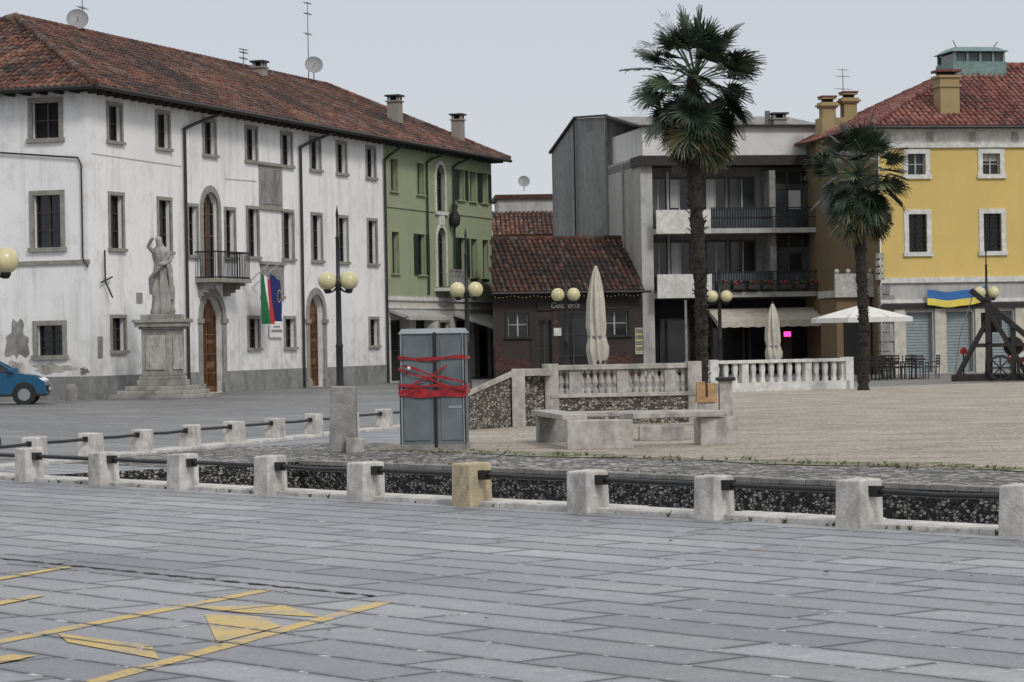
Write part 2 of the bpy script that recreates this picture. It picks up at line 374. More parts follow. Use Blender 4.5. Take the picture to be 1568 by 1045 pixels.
# ================================================================== WHITE BUILDING
PIT=math.atan2(3.32,6.7); CP,SP=math.cos(PIT),math.sin(PIT); VM=6.7/CP; EZ=10.35
DW=Vector((math.cos(ANG_W),math.sin(ANG_W),0)); NW=Vector((-math.sin(ANG_W),math.cos(ANG_W),0))
A0=Vector((-14.0,86.7,0)); LW=26.4
B=empty('white_townhouse',A0,ANG_W)
P=Part('walls');T=Part('window_surrounds');G=Part('windows')
top=[1.98,5.59,9.34,12.97,16.24,19.06,21.75,24.95]
ops=[win(s,.92,8.72,9.93,pane='black' if i in(0,1,5) else 'glass') for i,s in enumerate(top)]
for i,s in enumerate([1.98,5.59,12.97,16.24,19.06,21.75,24.95]): ops.append(win(s,.92,5.08,6.88,grid=2,pane='black' if i%3==0 else 'glass'))
ops.append(win(7.82,.7,5.0,6.75,grid=2)); ops.append(win(10.95,.75,5.0,6.75,grid=2))
ops.append(win(9.3,1.25,4.15,7.35,arch=True,fw=.24,grid=3,sill=False,pane='glass',mull='wood'))
ops.append(win(9.3,1.7,.02,3.55,arch=True,fw=.3,sill=False,pane='wood',mull='wood',grid=4,dep=.3))
ops.append(win(18.85,1.45,.02,3.7,arch=True,fw=.28,sill=False,pane='wood',mull='wood',grid=4,dep=.3))
for s in (1.98,12.9,16.24,24.95): ops.append(win(s,.92,1.62,2.72,grid=2))
wall(P,T,G,FF,0,LW,0,EZ-.02,ops,'white')
ol=[win(1.52,1.0,8.75,9.95,pane='black',fw=.16),win(1.52,1.0,5.1,6.85,grid=2,fw=.16),win(1.5,.95,1.5,2.5,grid=3,mull='iron',fw=.16)]
for y in (5.2,8.9): ol+=[win(y,1.0,8.75,9.95),win(y,1.0,5.1,6.85,grid=2),win(y,.95,1.5,2.5)]
wall(P,T,G,FL,0,12,0,EZ-.02,ol,'white')
P.poly([(0,12,0),(LW,12,0),(LW,12,EZ),(0,12,EZ)],'white'); P.poly([(LW,0,0),(LW,12,0),(LW,12,EZ),(LW,0,EZ)],'white')
for a,b in((-.0,8.15),(10.45,17.84),(19.86,LW)): T.box(a if a else -.05,b,-.05,.02,0,.78,'plinth')
T.box(-.05,.0,.02,12,0,.78,'plinth'); T.box(-.07,0,-.05,12,4.52,4.66,'frame')
for z0,z1 in((7.0,8.6),(3.6,4.8)):
    T.box(13.6,15.7,-.05,0,z0,z1,'frame'); T.box(13.72,15.58,-.075,-.05,z0+.12,z1-.12,'stoned'); T.box(13.5,15.8,-.12,0,z1,z1+.12,'frame'); T.box(13.55,15.75,-.10,0,z0-.1,z0,'frame')
T.box(3.35,3.75,-.04,0,3.25,3.6,'frame'); T.box(.5,.8,-.04,0,1.4,2.1,'plinth')
for s,w in((9.3,.85),(18.85,.72)):
    for q in(-1,1): T.box(s+q*(w+.16)-.2,s+q*(w+.16)+.2,-.1,.02,2.55,2.72,'frame'); T.box(s+q*(w+.16)-.2,s+q*(w+.16)+.2,-.1,.02,0,.35,'frame')
    for k in range(2):
        for q in (-1,1):
            for z in(.3,1.2,2.0): G.box(s+q*w*.5-w*.3,s+q*w*.5+w*.3,.255,.29,z,z+.6,'wood')
T.box(7.95,10.75,-.95,0,4.02,4.16,'frame')
for s in(8.3,10.4):
    for k in range(4): T.box(s-.12,s+.12,-.8+.2*k,0,3.9-.12*(k+1)+.12,3.9-.12*k+.12,'frame')
Bk=Part('balcony_railing')
for z in(4.2,5.12): Bk.beam((8.0,-.9,z),(10.7,-.9,z),.05,.05,'iron'); Bk.beam((8.0,-.9,z),(8.0,0,z),.05,.05,'iron'); Bk.beam((10.7,-.9,z),(10.7,0,z),.05,.05,'iron')
for i in range(25): x=8.0+2.7*i/24; Bk.cyl((x,-.9,4.16),(x,-.9,5.12),.014,.014,5)
for i in range(9):
    for x in(8.0,10.7): Bk.cyl((x,-.9*i/9,4.16),(x,-.9*i/9,5.12),.014,.014,5)
Bk.done(B)
def patch(cy,cz,ry,rz,m,sd,w=-.004):
    random.seed(sd); n=34; pts=[]
    for i in range(n):
        a=2*math.pi*i/n; r=1+.22*math.sin(3*a+sd)+.15*math.sin(7*a+2*sd)+random.uniform(-.09,.09); pts.append((w,cy+ry*r*math.cos(a),cz+rz*r*math.sin(a)))
    c=(w,cy,cz)
    for i in range(n): T.poly([c,pts[i],pts[(i+1)%n]],m)
patch(2.75,2.0,.42,.62,'stoned',3); patch(1.4,1.05,.75,.16,'stone',5,-.005); patch(3.0,1.0,.5,.3,'stone',8,-.006); patch(.25,.95,.16,.12,'stoned',11,-.007)
random.seed(17)
P.done(B);T.done(B);G.done(B)
D=Part('downpipes')
def dpipe(s,z0=0,kink=2.1): D.tube([(s+kink,-.62,10.2),(s+kink*.35,-.2,9.75),(s,-.1,9.5),(s,-.1,z0)],.06,8,'pipe')
dpipe(7.13);dpipe(17.4); dpipe(26.3,0,.9)
D.tube([(-.08,3.4,8.35),(-.08,.3,8.05),(-.08,.18,7.8),(-.08,.18,4.7),(-.08,-.0,4.4)],.03,8,'pipe')
D.tube([(-.7,-.76,EZ-.03),(LW,-.76,EZ-.03)],.08,8,'pipe'); D.tube([(-.76,-.7,EZ-.03),(-.76,12.7,EZ-.03)],.08,8,'pipe')
D.tube([(.9,-.12,5.0),(.9,-.12,3.95),(1.25,-.2,3.4)],.03,6,'iron'); D.tube([(.6,-.12,3.9),(1.4,-.12,4.1)],.03,6,'iron')
D.tube([(.3,-.02,8.2),(7,-.02,8.15)],.008,5,'chim'); D.tube([(10.6,-.02,7.9),(13.4,-.02,7.95)],.008,5,'chim')
D.done(B)
Rf=Part('roof')
tiles(Rf,(-.7,-.7,EZ),(1,0,0),(0,CP,SP),LW+.7,VM,CP,0,TILES)
tiles(Rf,(-.7,12.7,EZ),(0,-1,0),(CP,0,SP),13.4,VM,CP,CP,TILES,seed=20)
Rf.poly([(-.7,12.7,EZ),(LW,12.7,EZ),(LW,6,EZ+3.32),(6,6,EZ+3.32)],TILES[1])
RZ=EZ+3.32
ridge(Rf,(6,6,RZ+.05),(LW,6,RZ+.05),TILES); ridge(Rf,(-.7,-.7,EZ+.08),(6,6,RZ+.08),TILES); ridge(Rf,(-.7,12.7,EZ+.08),(6,6,RZ+.08),TILES)
Rf.box(-.66,LW-.003,-.66,0,EZ-.06,EZ-.03,'woodd'); Rf.box(-.66,0,.0,12.6,EZ-.062,EZ-.032,'woodd')
for i in range(44): x=-.5+i*.61; Rf.box(x,x+.1,-.64,-.01,EZ-.17,EZ-.064,'woodd')
for i in range(20): y=.2+i*.61; Rf.box(-.64,-.01,y,y+.1,EZ-.17,EZ-.066,'woodd')
Rf.done(B)
S=Part('chimneys_and_aerials')
dish(S,(10.6,6,RZ+.45),.42,R(-150)); antenna(S,(11.0,6,RZ),1.6)
antenna(S,(24.3,5.5,RZ-.3),1.0)
chimney(S,25.5,5.3,RZ-.4,RZ+.3,.5); S.box(5,5.12,2.5,2.62,EZ+1.4,EZ+1.75,'pipe')
S.done(B)
def flag(par,cols,x0,w,h,z,ph,dx=0):
    p=Part('cloth');n=12;kk=len(cols)*3
    def pt(i,j):
        u=i/kk;v=j/n
        return (x0+(u-.5)*w*(1-.35*v)+dx*v,-.95+.12*math.sin(u*9+ph+v*2)*(.3+v),z-h*v-.25*u*(1-v))
    for i in range(kk):
        for j in range(n): p.poly([pt(i,j),pt(i+1,j),pt(i+1,j+1),pt(i,j+1)],cols[i//3],True)
    if cols==['flb','flb']:
        for q in range(12):
            a=2*math.pi*q/12; p.sphere((x0+.05+.16*math.cos(a),-1.09,z-.85+.22*math.sin(a)),.022,'uy',6,4)
    p.done(par); q=Part('pole'); q.cyl((x0,0,z-.5),(x0-.1,-1.15,z+.35),.025,.02,6,'framew'); q.done(par)
Fl=empty('italian_flag',A0+DW*12.1,ANG_W); flag(Fl,['flg','flw','flr'],-.1,.85,1.9,4.4,0,.15)
F2=empty('european_flag',A0+DW*12.85,ANG_W); flag(F2,['flb','flb'],0,.8,1.8,4.4,1.2,.1)
F3=empty('facade_banner',A0+DW*14.8,ANG_W); p=Part('cloth'); p.box(-.6,.6,-.1,-.06,2.0,2.55,'flw'); p.box(-.5,.5,-.104,-.1,2.2,2.3,'plinth');p.box(-.3,.3,-.104,-.1,2.38,2.44,'plinth'); p.done(F3)
# ================================================================== GREEN BUILDING
B=empty('green_townhouse',A0+DW*LW,ANG_W); LG=13.8
P=Part('walls');T=Part('window_surrounds');G=Part('windows')
gs=[1.15,4.3,9.5,11.1,12.7]
ops=[]
for i,s in enumerate(gs):
    ops.append(win(s,.85,8.25,9.65,pane='shutg',fr='green',fw=.06,mull=None,sh='shutg' if i in(2,4) else None))
    ops.append(win(s,.85,4.7,6.5,pane='shutg' if i in(0,3,4) else 'glass',fr='green',fw=.06,mull=None if i in(0,3,4) else 'mull',sh='shutg' if i in(1,2) else None))
ops.append(win(6.85,1.1,7.6,9.75,arch=True,fr='framew',fw=.16,grid=3)); ops.append(win(6.85,1.1,4.2,6.9,arch=True,fr='framew',fw=.16,grid=3,sill=False))
wall(P,T,G,FF,0,LG,3.6,EZ-.02,ops,'green')
for i,s in enumerate(gs):
    slats(G,FF,s,.85,8.25,9.65,'shutg',.21)
    if i in(0,3,4): slats(G,FF,s,.85,4.7,6.5,'shutg',.21)
og=[win(1.6,2.2,.05,2.7,fr=None,pane='black',mull='mull',sill=False,dep=.5),win(4.6,2.2,.05,2.7,fr=None,pane='black',mull='mull',sill=False,dep=.5),win(7.0,1.2,.05,2.6,fr='frame',pane='wood',sill=False),win(9.8,2.4,.05,2.7,fr=None,pane='black',mull='mull',sill=False,dep=.5),win(12.5,1.6,.05,2.7,fr=None,pane='black',sill=False)]
wall(P,T,G,FF,0,LG,0,3.6,og,'cream')
P.poly([(LG,0,0),(LG,12,0),(LG,12,EZ),(LG,0,EZ)],'green'); P.poly([(0,12,0),(LG,12,0),(LG,12,EZ),(0,12,EZ)],'green')
T.box(.0,LG+.04,-.09,0,3.55,3.72,'framew'); T.box(.0,LG+.04,-.06,0,3.2,3.28,'framew'); T.box(0,LG+.03,-.05,0,7.55,7.63,'green')
T.box(5.9,7.8,-.8,0,4.0,4.14,'framew')
for i in range(15): T.lathe((5.98+i*.124,-.74,4.14),[(.03,0),(.05,.25),(.02,.5),(.045,.75)],6,'stoned')
T.box(5.92,7.78,-.8,-.68,4.89,4.97,'stoned')
T.box(6.55,7.15,-.08,0,7.0,7.5,'framew')
T.lathe((8.0,-.25,6.9),[(.04,0),(.22,.15),(.26,.5),(.1,.8),(.16,1.0),(.03,1.2)],10,'woodd')
P.done(B);T.done(B);G.done(B)
D=Part('downpipes'); D.tube([(0,-.76,EZ-.03),(LG+.7,-.76,EZ-.03)],.08,8,'pipe')
for s,k in((4.95,1.2),(8.35,1.2)): D.tube([(s+k,-.62,10.2),(s+.4,-.2,9.9),(s,-.1,9.7),(s,-.1,3.8)],.05,8,'shutg')
D.done(B)
Rf=Part('roof')
tiles(Rf,(.0,-.7,EZ),(1,0,0),(0,CP,SP),LG+.7,VM,0,CP,TILES,seed=5)
tiles(Rf,(LG+.7,-.7,EZ),(0,1,0),(-CP,0,SP),13.4,VM,CP,CP,TILES,seed=9)
Rf.poly([(0,12.7,EZ),(LG+.7,12.7,EZ),(LG-6,6,RZ),(0,6,RZ)],TILES[1])
ridge(Rf,(0,6,RZ+.05),(LG-6,6,RZ+.05),TILES); ridge(Rf,(LG+.7,-.7,EZ+.08),(LG-6,6,RZ+.08),TILES)
Rf.box(.003,LG+.66,-.66,0,EZ-.06,EZ-.03,'shutg'); Rf.box(LG,LG+.66,0,12.6,EZ-.062,EZ-.032,'shutg')
for i in range(23): x=.2+i*.61; Rf.box(x,x+.1,-.64,-.01,EZ-.17,EZ-.064,'shutg')
Rf.done(B)
S=Part('chimneys_and_aerials'); chimney(S,6.5,2.0,11.4,12.95,.55); chimney(S,12.3,1.1,10.8,12.5,.5)
antenna(S,(6.0,6,RZ),3.7); dish(S,(5.9,5.7,RZ+.75),.42,R(-150)); S.done(B)
Aw=Part('shop_awnings')
def awning(p,x0,x1,z0,z1,dp,m,drop=.28):
    n=max(2,int((x1-x0)/.5))
    for i in range(n):
        a=x0+(x1-x0)*i/n;b=x0+(x1-x0)*(i+1)/n;c=(a+b)/2;s=.035
        for u,v,su,sv in((a,c,0,s),(c,b,s,0)):
            p.poly([(u,-.02,z0),(v,-.02,z0),(v,-dp,z1-sv),(u,-dp,z1-su)],m,True); p.poly([(u,-dp,z1-su),(v,-dp,z1-sv),(v,-dp-.02,z1-drop-sv),(u,-dp-.02,z1-drop-su)],m,True)
    for x in(x0,x1): p.poly([(x,-.02,z0),(x,-dp,z1),(x,-dp,z1-drop),(x,-.02,z0-.1)],m)
    for x in(x0,x1): p.cyl((x,-.02,z1-.3),(x,-dp,z1-.02),.02,.02,5,'iron')
awning(Aw,.3,5.0,3.15,2.85,.9,'awng',.15); awning(Aw,8.2,12.8,3.0,2.35,2.6,'awng',.3); Aw.done(B)
# ================================================================== RESTAURANT
DR=Vector((math.cos(ANG_R),math.sin(ANG_R),0)); NR=Vector((-math.sin(ANG_R),math.cos(ANG_R),0))
G0=Vector((5.93,118,0)); LB=6.88
B=empty('tile_roofed_restaurant',G0-DR*LB-DR*.01,ANG_R)
P=Part('walls');T=Part('window_surrounds');G=Part('windows')
ops=[win(1.15,.95,1.9,2.95,fr='woodd',mull='awng',pane='glass',grid=1),win(2.35,.6,.05,2.6,fr='woodd',pane='glass'),win(3.7,1.5,.05,2.9,fr='woodd',pane='glass',grid=2,mull='mull',sill=False),win(5.6,1.2,1.9,2.95,fr='woodd',mull='awng',pane='glass',grid=1)]
wall(P,T,G,FF,0,LB,0,3.95,ops,'brown')
P.poly([(0,0,0),(1.6,8,0),(1.6,8,3.95),(.8,4,6.3),(0,0,3.95)],'brown'); P.poly([(1.6,8,0),(LB,8,0),(LB,8,3.95),(1.6,8,3.95)],'brown')
T.box(2.0,6.2,-.08,0,3.05,3.45,'woodd')
T.box(1.7,1.98,-.05,0,.0,3.0,'woodd'); T.box(6.5,6.85,-.06,0,1.0,2.2,'stone'); T.box(2.75,3.1,-.08,-.061,1.9,2.25,'framew')
for z in range(12): T.box(6.52+random.uniform(0,.04),6.83,-.075,-.061,1.08+z*.09,1.12+z*.09,'plant' if z%3 else 'uy')
T.box(1.98,2.02,-.05,0,0,2.7,'brick'); T.box(2.72,2.93,-.06,0,.1,3.0,'brick'); T.box(4.5,4.75,-.06,0,.1,3.0,'brick'); T.box(0.05,.4,-.05,0,.0,1.5,'brick'); T.box(4.75,6.4,-.04,0,.0,1.0,'brick'); T.box(.4,1.7,-.04,0,0,.9,'brick')
P.done(B);T.done(B);G.done(B)
Rf=Part('roof'); s=Vector((0,4.6,2.5)); tiles(Rf,(-.15,-.6,3.85),(1,0,0),s,LB+.15,s.length,.17,0,TILESD,seed=40)
Rf.poly([(1.6,8.6,3.85),(LB,8.6,3.85),(LB,4,6.35),(.8,4,6.35)],TILESD[1]); ridge(Rf,(.75,4,6.4),(LB,4,6.4),TILESD)
Rf.box(-.13,LB,-.6,-.001,3.76,3.80,'woodd'); Rf.tube([(-.15,-.66,3.82),(LB+.25,-.66,3.82)],.06,8,'pipe'); Rf.done(B)
tx=bpy.data.curves.new('sign_text','FONT'); tx.body='Gelateria'; tx.size=.36; tx.extrude=.01; tx.shear=.3; tx.materials.append(M['stone'])
to=bpy.data.objects.new('gelateria_lettering',tx); COL.objects.link(to); to.parent=B; to.location=(2.6,-.1,3.15); to.rotation_euler=(R(90),0,0)
Lt=Part('string_lights')
for i in range(40): 
    x=LB*i/39; Lt.sphere((x,-.62,3.66-.04*math.sin(i*1.1)),.022,'globe',6,4)
Lt.done(B)
# ================================================================== APARTMENT BUILDING
B=empty('concrete_apartment_building',G0,ANG_R); LA=8.85
P=Part('walls');T=Part('balconies');G=Part('glazing')
P.poly([(0,0,0),(0,6.5,0),(0,6.5,9.85),(0,0,9.85)],'concl')
P.poly([(0,6.5,0),(0,19.4,0),(0,19.4,11.5),(0,13.3,12.8),(0,6.5,12.3)],'conc')
P.poly([(0,6.5,9.85),(0,6.5,12.3),(LA,6.5,12.3),(LA,6.5,9.85)],'conc')
P.box(0.004,.55,0,1.3,0,9.5,'concl'); P.box(LA-.5,LA,0,1.3,0,9.5,'concl')
P.box(.25,LA-.05,.5,6.5,9.95,11.3,'attic'); P.box(-.1,LA+.1,-.35,1.5,9.5,9.95,'woodd'); P.box(0.0,LA,1.5,6.48,9.5,9.95,'concl')  # dark top beam: the overhang's shadow is painted in as its colour
P.poly([(LA,0,0),(LA,19,0),(LA,19,11.4),(LA,0,11.4)],'conc')
P.poly([(.0,6.5,12.3),(LA,6.5,12.3),(LA,13.3,12.8),(0,13.3,12.8)],'woodd'); P.poly([(0,13.3,12.8),(LA,13.3,12.8),(LA,19.4,11.5),(0,19.4,11.5)],'woodd')
P.poly([(.0,.35,11.35),(LA+.1,.35,11.35),(LA+.1,6.6,12.3),(0,6.6,12.3)],'stoned')
for a,b in(((-.05,6.4,12.36),(-.05,13.3,12.86)),((-.05,13.3,12.86),(-.05,19.6,11.55)),((-.02,.3,11.34),(LA+.1,.3,11.34)),((-.05,.3,11.36),(-.05,6.4,12.32))): P.beam(a,b,.16,.1,'woodd')
P.box(-.12,-.0,6.4,6.6,3,12.2,'conc')
P.poly([(-.004,7.2,7.2),(-.004,12.4,6.6),(-.004,12.2,11.9),(-.004,7.0,11.8)],'plinth')
P.tube([(-.1,13.4,3),(-.1,13.4,12.6)],.04,8,'pipe'); P.tube([(-.1,3.0,5),(-.1,3.0,9.8)],.05,8,'stoned')
for z in(3.5,6.4):
    P.box(.55,LA-.5,-.75,1.4,z,z+.22,'concl'); 
P.box(.55,LA-.5,1.3,1.5,0,9.5,'conc')
for z in(3.72,6.62):
    T.box(.52,3.05,-.78,-.68,z-.22,z+.85,'framew')
    for zz in(z+.92,z+.5): T.beam((3.05,-.72,zz),(LA-.1,-.72,zz),.05,.05,'iron')
    for i in range(46): x=3.1+i*(LA-3.25)/45; T.cyl((x,-.72,z),(x,-.72,z+.92),.012,.012,4,'iron')
    T.box(3.06,5.95,-.68,-.67,z+.02,z+.88,'glassg')
    for u0,u1 in((.7,1.5),(1.6,2.6),(3.3,4.3),(4.45,5.7),(6.4,7.2),(7.3,8.2)):
        h=2.45
        G.box(u0,u1,1.22,1.29,z+.05,z+h,'mull'); G.box(u0+.07,u1-.07,1.19,1.215,z+.15,z+h-.1,'glassg' if random.random()<.5 else 'glass')
        if random.random()<.4: G.box(u0+.08,(u0+u1)/2-.04,1.18,1.189,z+.2+random.random(),z+h-.12,'blind')
        G.box((u0+u1)/2-.03,(u0+u1)/2+.03,1.17,1.188,z+.15,z+h-.1,'awng')
    G.box(1.5,1.6,1.1,1.29,z,z+2.7,'concl'); G.box(2.7,3.2,1.1,1.29,z,z+2.7,'stoned'); G.box(6.02,6.3,-.1,1.29,z,z+2.66,'stoned')
    G.box(.56,.72,1.05,1.25,z,z+2.4,'redp' if z<5 else 'mull')
    for x in(6.32,7.0,7.65,8.3): G.box(x-.03,x+.03,.3,.36,z,z+2.66,'mull')
    G.box(6.35,8.3,.31,.35,z+1.8,z+1.87,'mull')
    G.box(6.35,8.3,.345,.355,z+.0,z+2.6,'glassg'); G.box(6.35,8.3,.335,.344,z+2.05,z+2.6,'glass')
    G.box(7.02,7.62,.334,.343,z+.9,z+1.75,'blind' if z>5 else 'glass')
for i,x in enumerate([3.3,4.0,4.7,5.4,6.2,6.9,7.6]):
    T.box(x,x+.5,-1.0,-.78,3.85,4.05,'mull')
    for k in range(14): T.sphere((x+.25+random.uniform(-.25,.25),-.9+random.uniform(-.1,.1),4.08+random.uniform(0,.16)),random.uniform(.03,.07),'plant' if random.random()<.6 else 'flower',6,4)
G.box(.6,LA-.5,1.0,1.28,0,3.4,'black')
for x0,x1 in((1.0,2.4),(3.4,5.0),(5.2,6.6),(6.8,8.1)): G.box(x0,x1,.9,.98,.1,2.6,'mull'); G.box(x0+.1,x1-.1,.87,.895,.3,2.5,'glass')
G.box(6.55,6.85,-.3,-.2,1.68,1.90,'pink'); G.box(6.5,6.9,-.25,-.19,.0,1.66,'mull')
G.box(1.7,1.8,-1.0,-.9,0,3.4,'stoned')
P.done(B);T.done(B);G.done(B)
Aw=Part('cafe_awning'); awning(Aw,3.0,LA+.1,3.0,2.45,1.8,'canvas',.3); Aw.done(B)
S=Part('chimneys_and_aerials'); dish(S,(5.4,1.5,11.8),.35,R(-100)); chimney(S,6.9,1.2,11.3,12.0,.6); S.box(6.3,6.5,1.2,1.4,11.2,12.1,'metal')
S.done(B)
# ================================================================== YELLOW BUILDING
Y0=Vector((15.6,110,0)); LY=16
B=empty('yellow_palazzo',Y0,ANG_R)
P=Part('walls');T=Part('window_surrounds');G=Part('windows')
ys=[1.65,4.98,8.3,11.6,14.6]
ops=[win(s,.78,8.42,9.3,fr='framew',fw=.2,grid=1,mull='awng',blind=.35 if i%2 else 0) for i,s in enumerate(ys)]+[win(s,.8,5.15,6.75,fr='framew',fw=.2,grid=5,mull='iron') for s in ys]
wall(P,T,G,FF,0,LY,4.07,9.6,ops,'yellow')
for s in ys:
    for k in range(-6,9):
        z0=5.15+k*.2
        for sg in(1,-1):
            xa,za=s-sg*.4,z0; xb,zb=s+sg*.4,z0+.8
            if zb<=5.15 or za>=6.75: continue
            if za<5.15: f=(5.15-za)/(zb-za); xa+= (xb-xa)*f; za=5.15
            if zb>6.75: f=(6.75-za)/(zb-za); xb=xa+(xb-xa)*f; zb=6.75
            G.cyl((xa,.08,za),(xb,.08,zb),.012,.012,4,'iron')
P.box(-.03,LY,-.03,.1,9.6,10.4,'framew'); T.box(-.1,LY,-.12,0,9.55,9.68,'framew'); T.box(-.2,LY,-.3,0,10.25,10.42,'framew')
for i in range(9): T.box(.2+i*1.9,.5+i*1.9,-.06,-.03,9.8,10.2,'stone')
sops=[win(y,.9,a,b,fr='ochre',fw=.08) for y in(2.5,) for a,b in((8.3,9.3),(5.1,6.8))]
wall(P,T,G,FL,0.1,14,0,10.4,sops,'ochre')  # left flank takes the plaster with shade painted in
gops=[win(s,1.15,.05,2.6,fr=None,pane='shutgr',mull=None,sill=False,dep=.3) for s in(1.65,3.45,5.25,7.05,8.85,10.65,12.45)]
wall(P,T,G,FF,0,LY,0,4.07,gops,'concl')
for s in(1.65,3.45,5.25,7.05,8.85,10.65,12.45):
    for k in range(20): G.box(s-.57,s+.57,.275,.295,.1+k*.125,.1+k*.125+.09,'shutgr')
for s in(.75,2.55,4.35,6.15,7.95): T.box(s-.24,s+.24,-.1,0,0,2.75,'canvas')
T.box(-.05,LY,-.16,0,2.75,2.95,'woodd'); T.box(-.05,LY,-.12,0,3.85,4.07,'framew'); T.box(-.05,LY,-.08,0,3.0,3.15,'framew')
for k in range(9): T.box(-.09,.35+(k%2)*.2,-.07,.25,.2+k*.4,.55+k*.4,'stoned')
for k in range(4): T.box(-.14,.1,-.12,.3,4.0+k*.3,4.22+k*.3,'stone')
T.box(-1.7,-.0,1.0,3.5,3.3,3.6,'stone'); T.box(-1.7,-.0,1.0,1.15,3.6,4.3,'stone'); T.box(-1.6,-.1,1.2,3.4,0,3.3,'ochre'); T.box(-1.3,-.5,1.15,1.2,.05,2.4,'black')
for q in(-1.6,-1.1,-.6,-.1): T.sphere((q,1.08,4.4),.11,'stone',10,6)
P.done(B);T.done(B);G.done(B)
Rf=Part('roof'); hp=math.atan2(3.2,6.5); c,s_=math.cos(hp),math.sin(hp); vm=6.5/c
tiles(Rf,(-.5,-.5,10.42),(1,0,0),(0,c,s_),LY+1,vm,c,0,TILESR,seed=60)
tiles(Rf,(-.5,12.5,10.42),(0,-1,0),(c,0,s_),13,vm,c,c,TILESR,seed=70)
Rf.poly([(-.5,12.5,10.42),(LY+.5,12.5,10.42),(LY+.5,6,13.62),(6,6,13.62)],TILESR[1])
ridge(Rf,(-.5,-.5,10.5),(6,6,13.68),TILESR); ridge(Rf,(6,6,13.68),(LY,6,13.68),TILESR)
Rf.tube([(-.5,-.56,10.38),(LY,-.56,10.38)],.07,8,'pipe'); Rf.done(B)
S=Part('chimneys_and_lantern')
def ychim(x,y,z0,z1,w):
    S.box(x-w/2,x+w/2,y-w/2,y+w/2,z0,z1-.35,'ochrel'); S.box(x-w*.58,x+w*.58,y-w*.58,y+w*.58,z1-.75,z1-.66,'ochrel'); S.box(x-w*.6,x+w*.6,y-w*.6,y+w*.6,z1-.35,z1-.25,'ochrel')
    S.box(x-w*.35,x+w*.35,y-w*.35,y+w*.35,z1-.25,z1-.1,'black'); S.box(x-w*.6,x+w*.6,y-w*.6,y+w*.6,z1-.1,z1,TILESR[0])
    S.box(x-w*.6,x+w*.6,y-w*.6,y+w*.6,z0+.1,z0+.3,'ochrel')
ychim(3.45,1.1,10.7,12.95,.85)
def bell(x,y,z0,z1,w):
    S.box(x-w/2,x+w/2,y-w/2,y+w/2,z0,z1-.5,'ochrel')
    for k,(e,h) in enumerate(((.62,.5),(.75,.42),(.62,.33),(.55,.1))): S.box(x-w*e,x+w*e,y-w*e,y+w*e,z1-h,z1-h+.085,'ochrel')
    S.box(x-w*.35,x+w*.35,y-w*.35,y+w*.35,z1-.25,z1-.1,'black'); S.box(x-w*.6,x+w*.6,y-w*.6,y+w*.6,z1-.02,z1+.05,TILESR[1])
bell(.35,8.0,10,12.45,.6); bell(1.35,8.0,10,12.65,.6); S.box(-.05,1.8,7.6,8.6,9.8,11.5,'ochrel')
antenna(S,(1.3,8.6,11.5),2.3)
S.box(5.2,7.7,4.9,7.1,12.9,13.75,'copper')
for x in(5.3,5.9,6.5,7.1,7.6):
    for y in(5.0,7.0): S.box(x-.05,x+.05,y-.05,y+.05,13.75,14.2,'copper')
S.box(5.33,7.57,5.03,6.97,13.76,14.15,'glassg'); 
S.hexa([(5.1,4.8,14.2),(7.8,4.8,14.2),(7.8,7.2,14.2),(5.1,7.2,14.2),(5.5,5.4,14.45),(7.4,5.4,14.45),(7.4,6.6,14.45),(5.5,6.6,14.45)],'copper')
S.cyl((5.6,5.5,14.4),(5.4,5.4,14.75),.02,.02,5,'metal'); S.cyl((7.3,5.5,14.4),(7.5,5.4,14.7),.02,.02,5,'metal')
S.done(B)
Bn=empty('blue_yellow_banner',Y0+DR*1.9-NR*.35,ANG_R); p=Part('cloth'); n=14
def bp(i,v): u=i/n; return (u*2.6,.04*math.sin(u*12),3.55-.28*math.sin(math.pi*min(1,u*1.1))*.5-v*.36+.1*u+(.02*math.sin(i)))
for i in range(n):
    p.poly([bp(i,0),bp(i+1,0),bp(i+1,1),bp(i,1)],'ub',True); p.poly([bp(i,1),bp(i+1,1),bp(i+1,1.8),bp(i,1.8)],'uy',True)
p.done(Bn)
# ================================================================== HOUSE BEHIND
B=empty('orange_house',(-1.4,150,0),R(3)); P=Part('walls'); P.box(0,4.5,0,8,0,7.8,'orange'); P.box(.9,4.5,2.5,8,7.8,10,'concl'); P.done(B)
Rf=Part('roof'); s=Vector((0,3,1.5)); tiles(Rf,(.4,-.4,7.75),(1,0,0),s,4.2,s.length,0,0,TILES); Rf.box(.7,4.7,2.3,8,10,10.25,TILESD[0]); 
dish(Rf,(2.4,2.6,11.0),.35,R(-90)); Rf.done(B)
# ================================================================== GROUND
EA=Vector((-math.cos(ANG_F),-math.sin(ANG_F),0)); EB=Vector((.756,.655,0)).normalized(); P4=Vector((-1.62,28.45,0))
def ab(a,b,z=0): v=P4+EA*a+EB*b; return (v.x,v.y,z)
a0,b0,b1,a1=-8.3,.42,5.2,70
g=Part('ground'); As=[-1500,a0,a1,1500]; Bs=[-1500,b0,b1,1500]
for i in range(3):
    for j in range(3):
        if i==1 and j==1: continue
        g.poly([ab(As[i],Bs[j]),ab(As[i+1],Bs[j]),ab(As[i+1],Bs[j+1]),ab(As[i],Bs[j+1])],'slab')
g.done()
c=Part('stone_channel'); dz=-1.0
c.poly([ab(a0,b0,dz),ab(a1,b0,dz),ab(a1,b1,dz),ab(a0,b1,dz)],'pebbled')
c.poly([ab(a0,b0,0),ab(a1,b0,0),ab(a1,b0,dz),ab(a0,b0,dz)],'pebbled'); c.poly([ab(a0,b1,0),ab(a1,b1,0),ab(a1,b1,dz),ab(a0,b1,dz)],'pebbled')
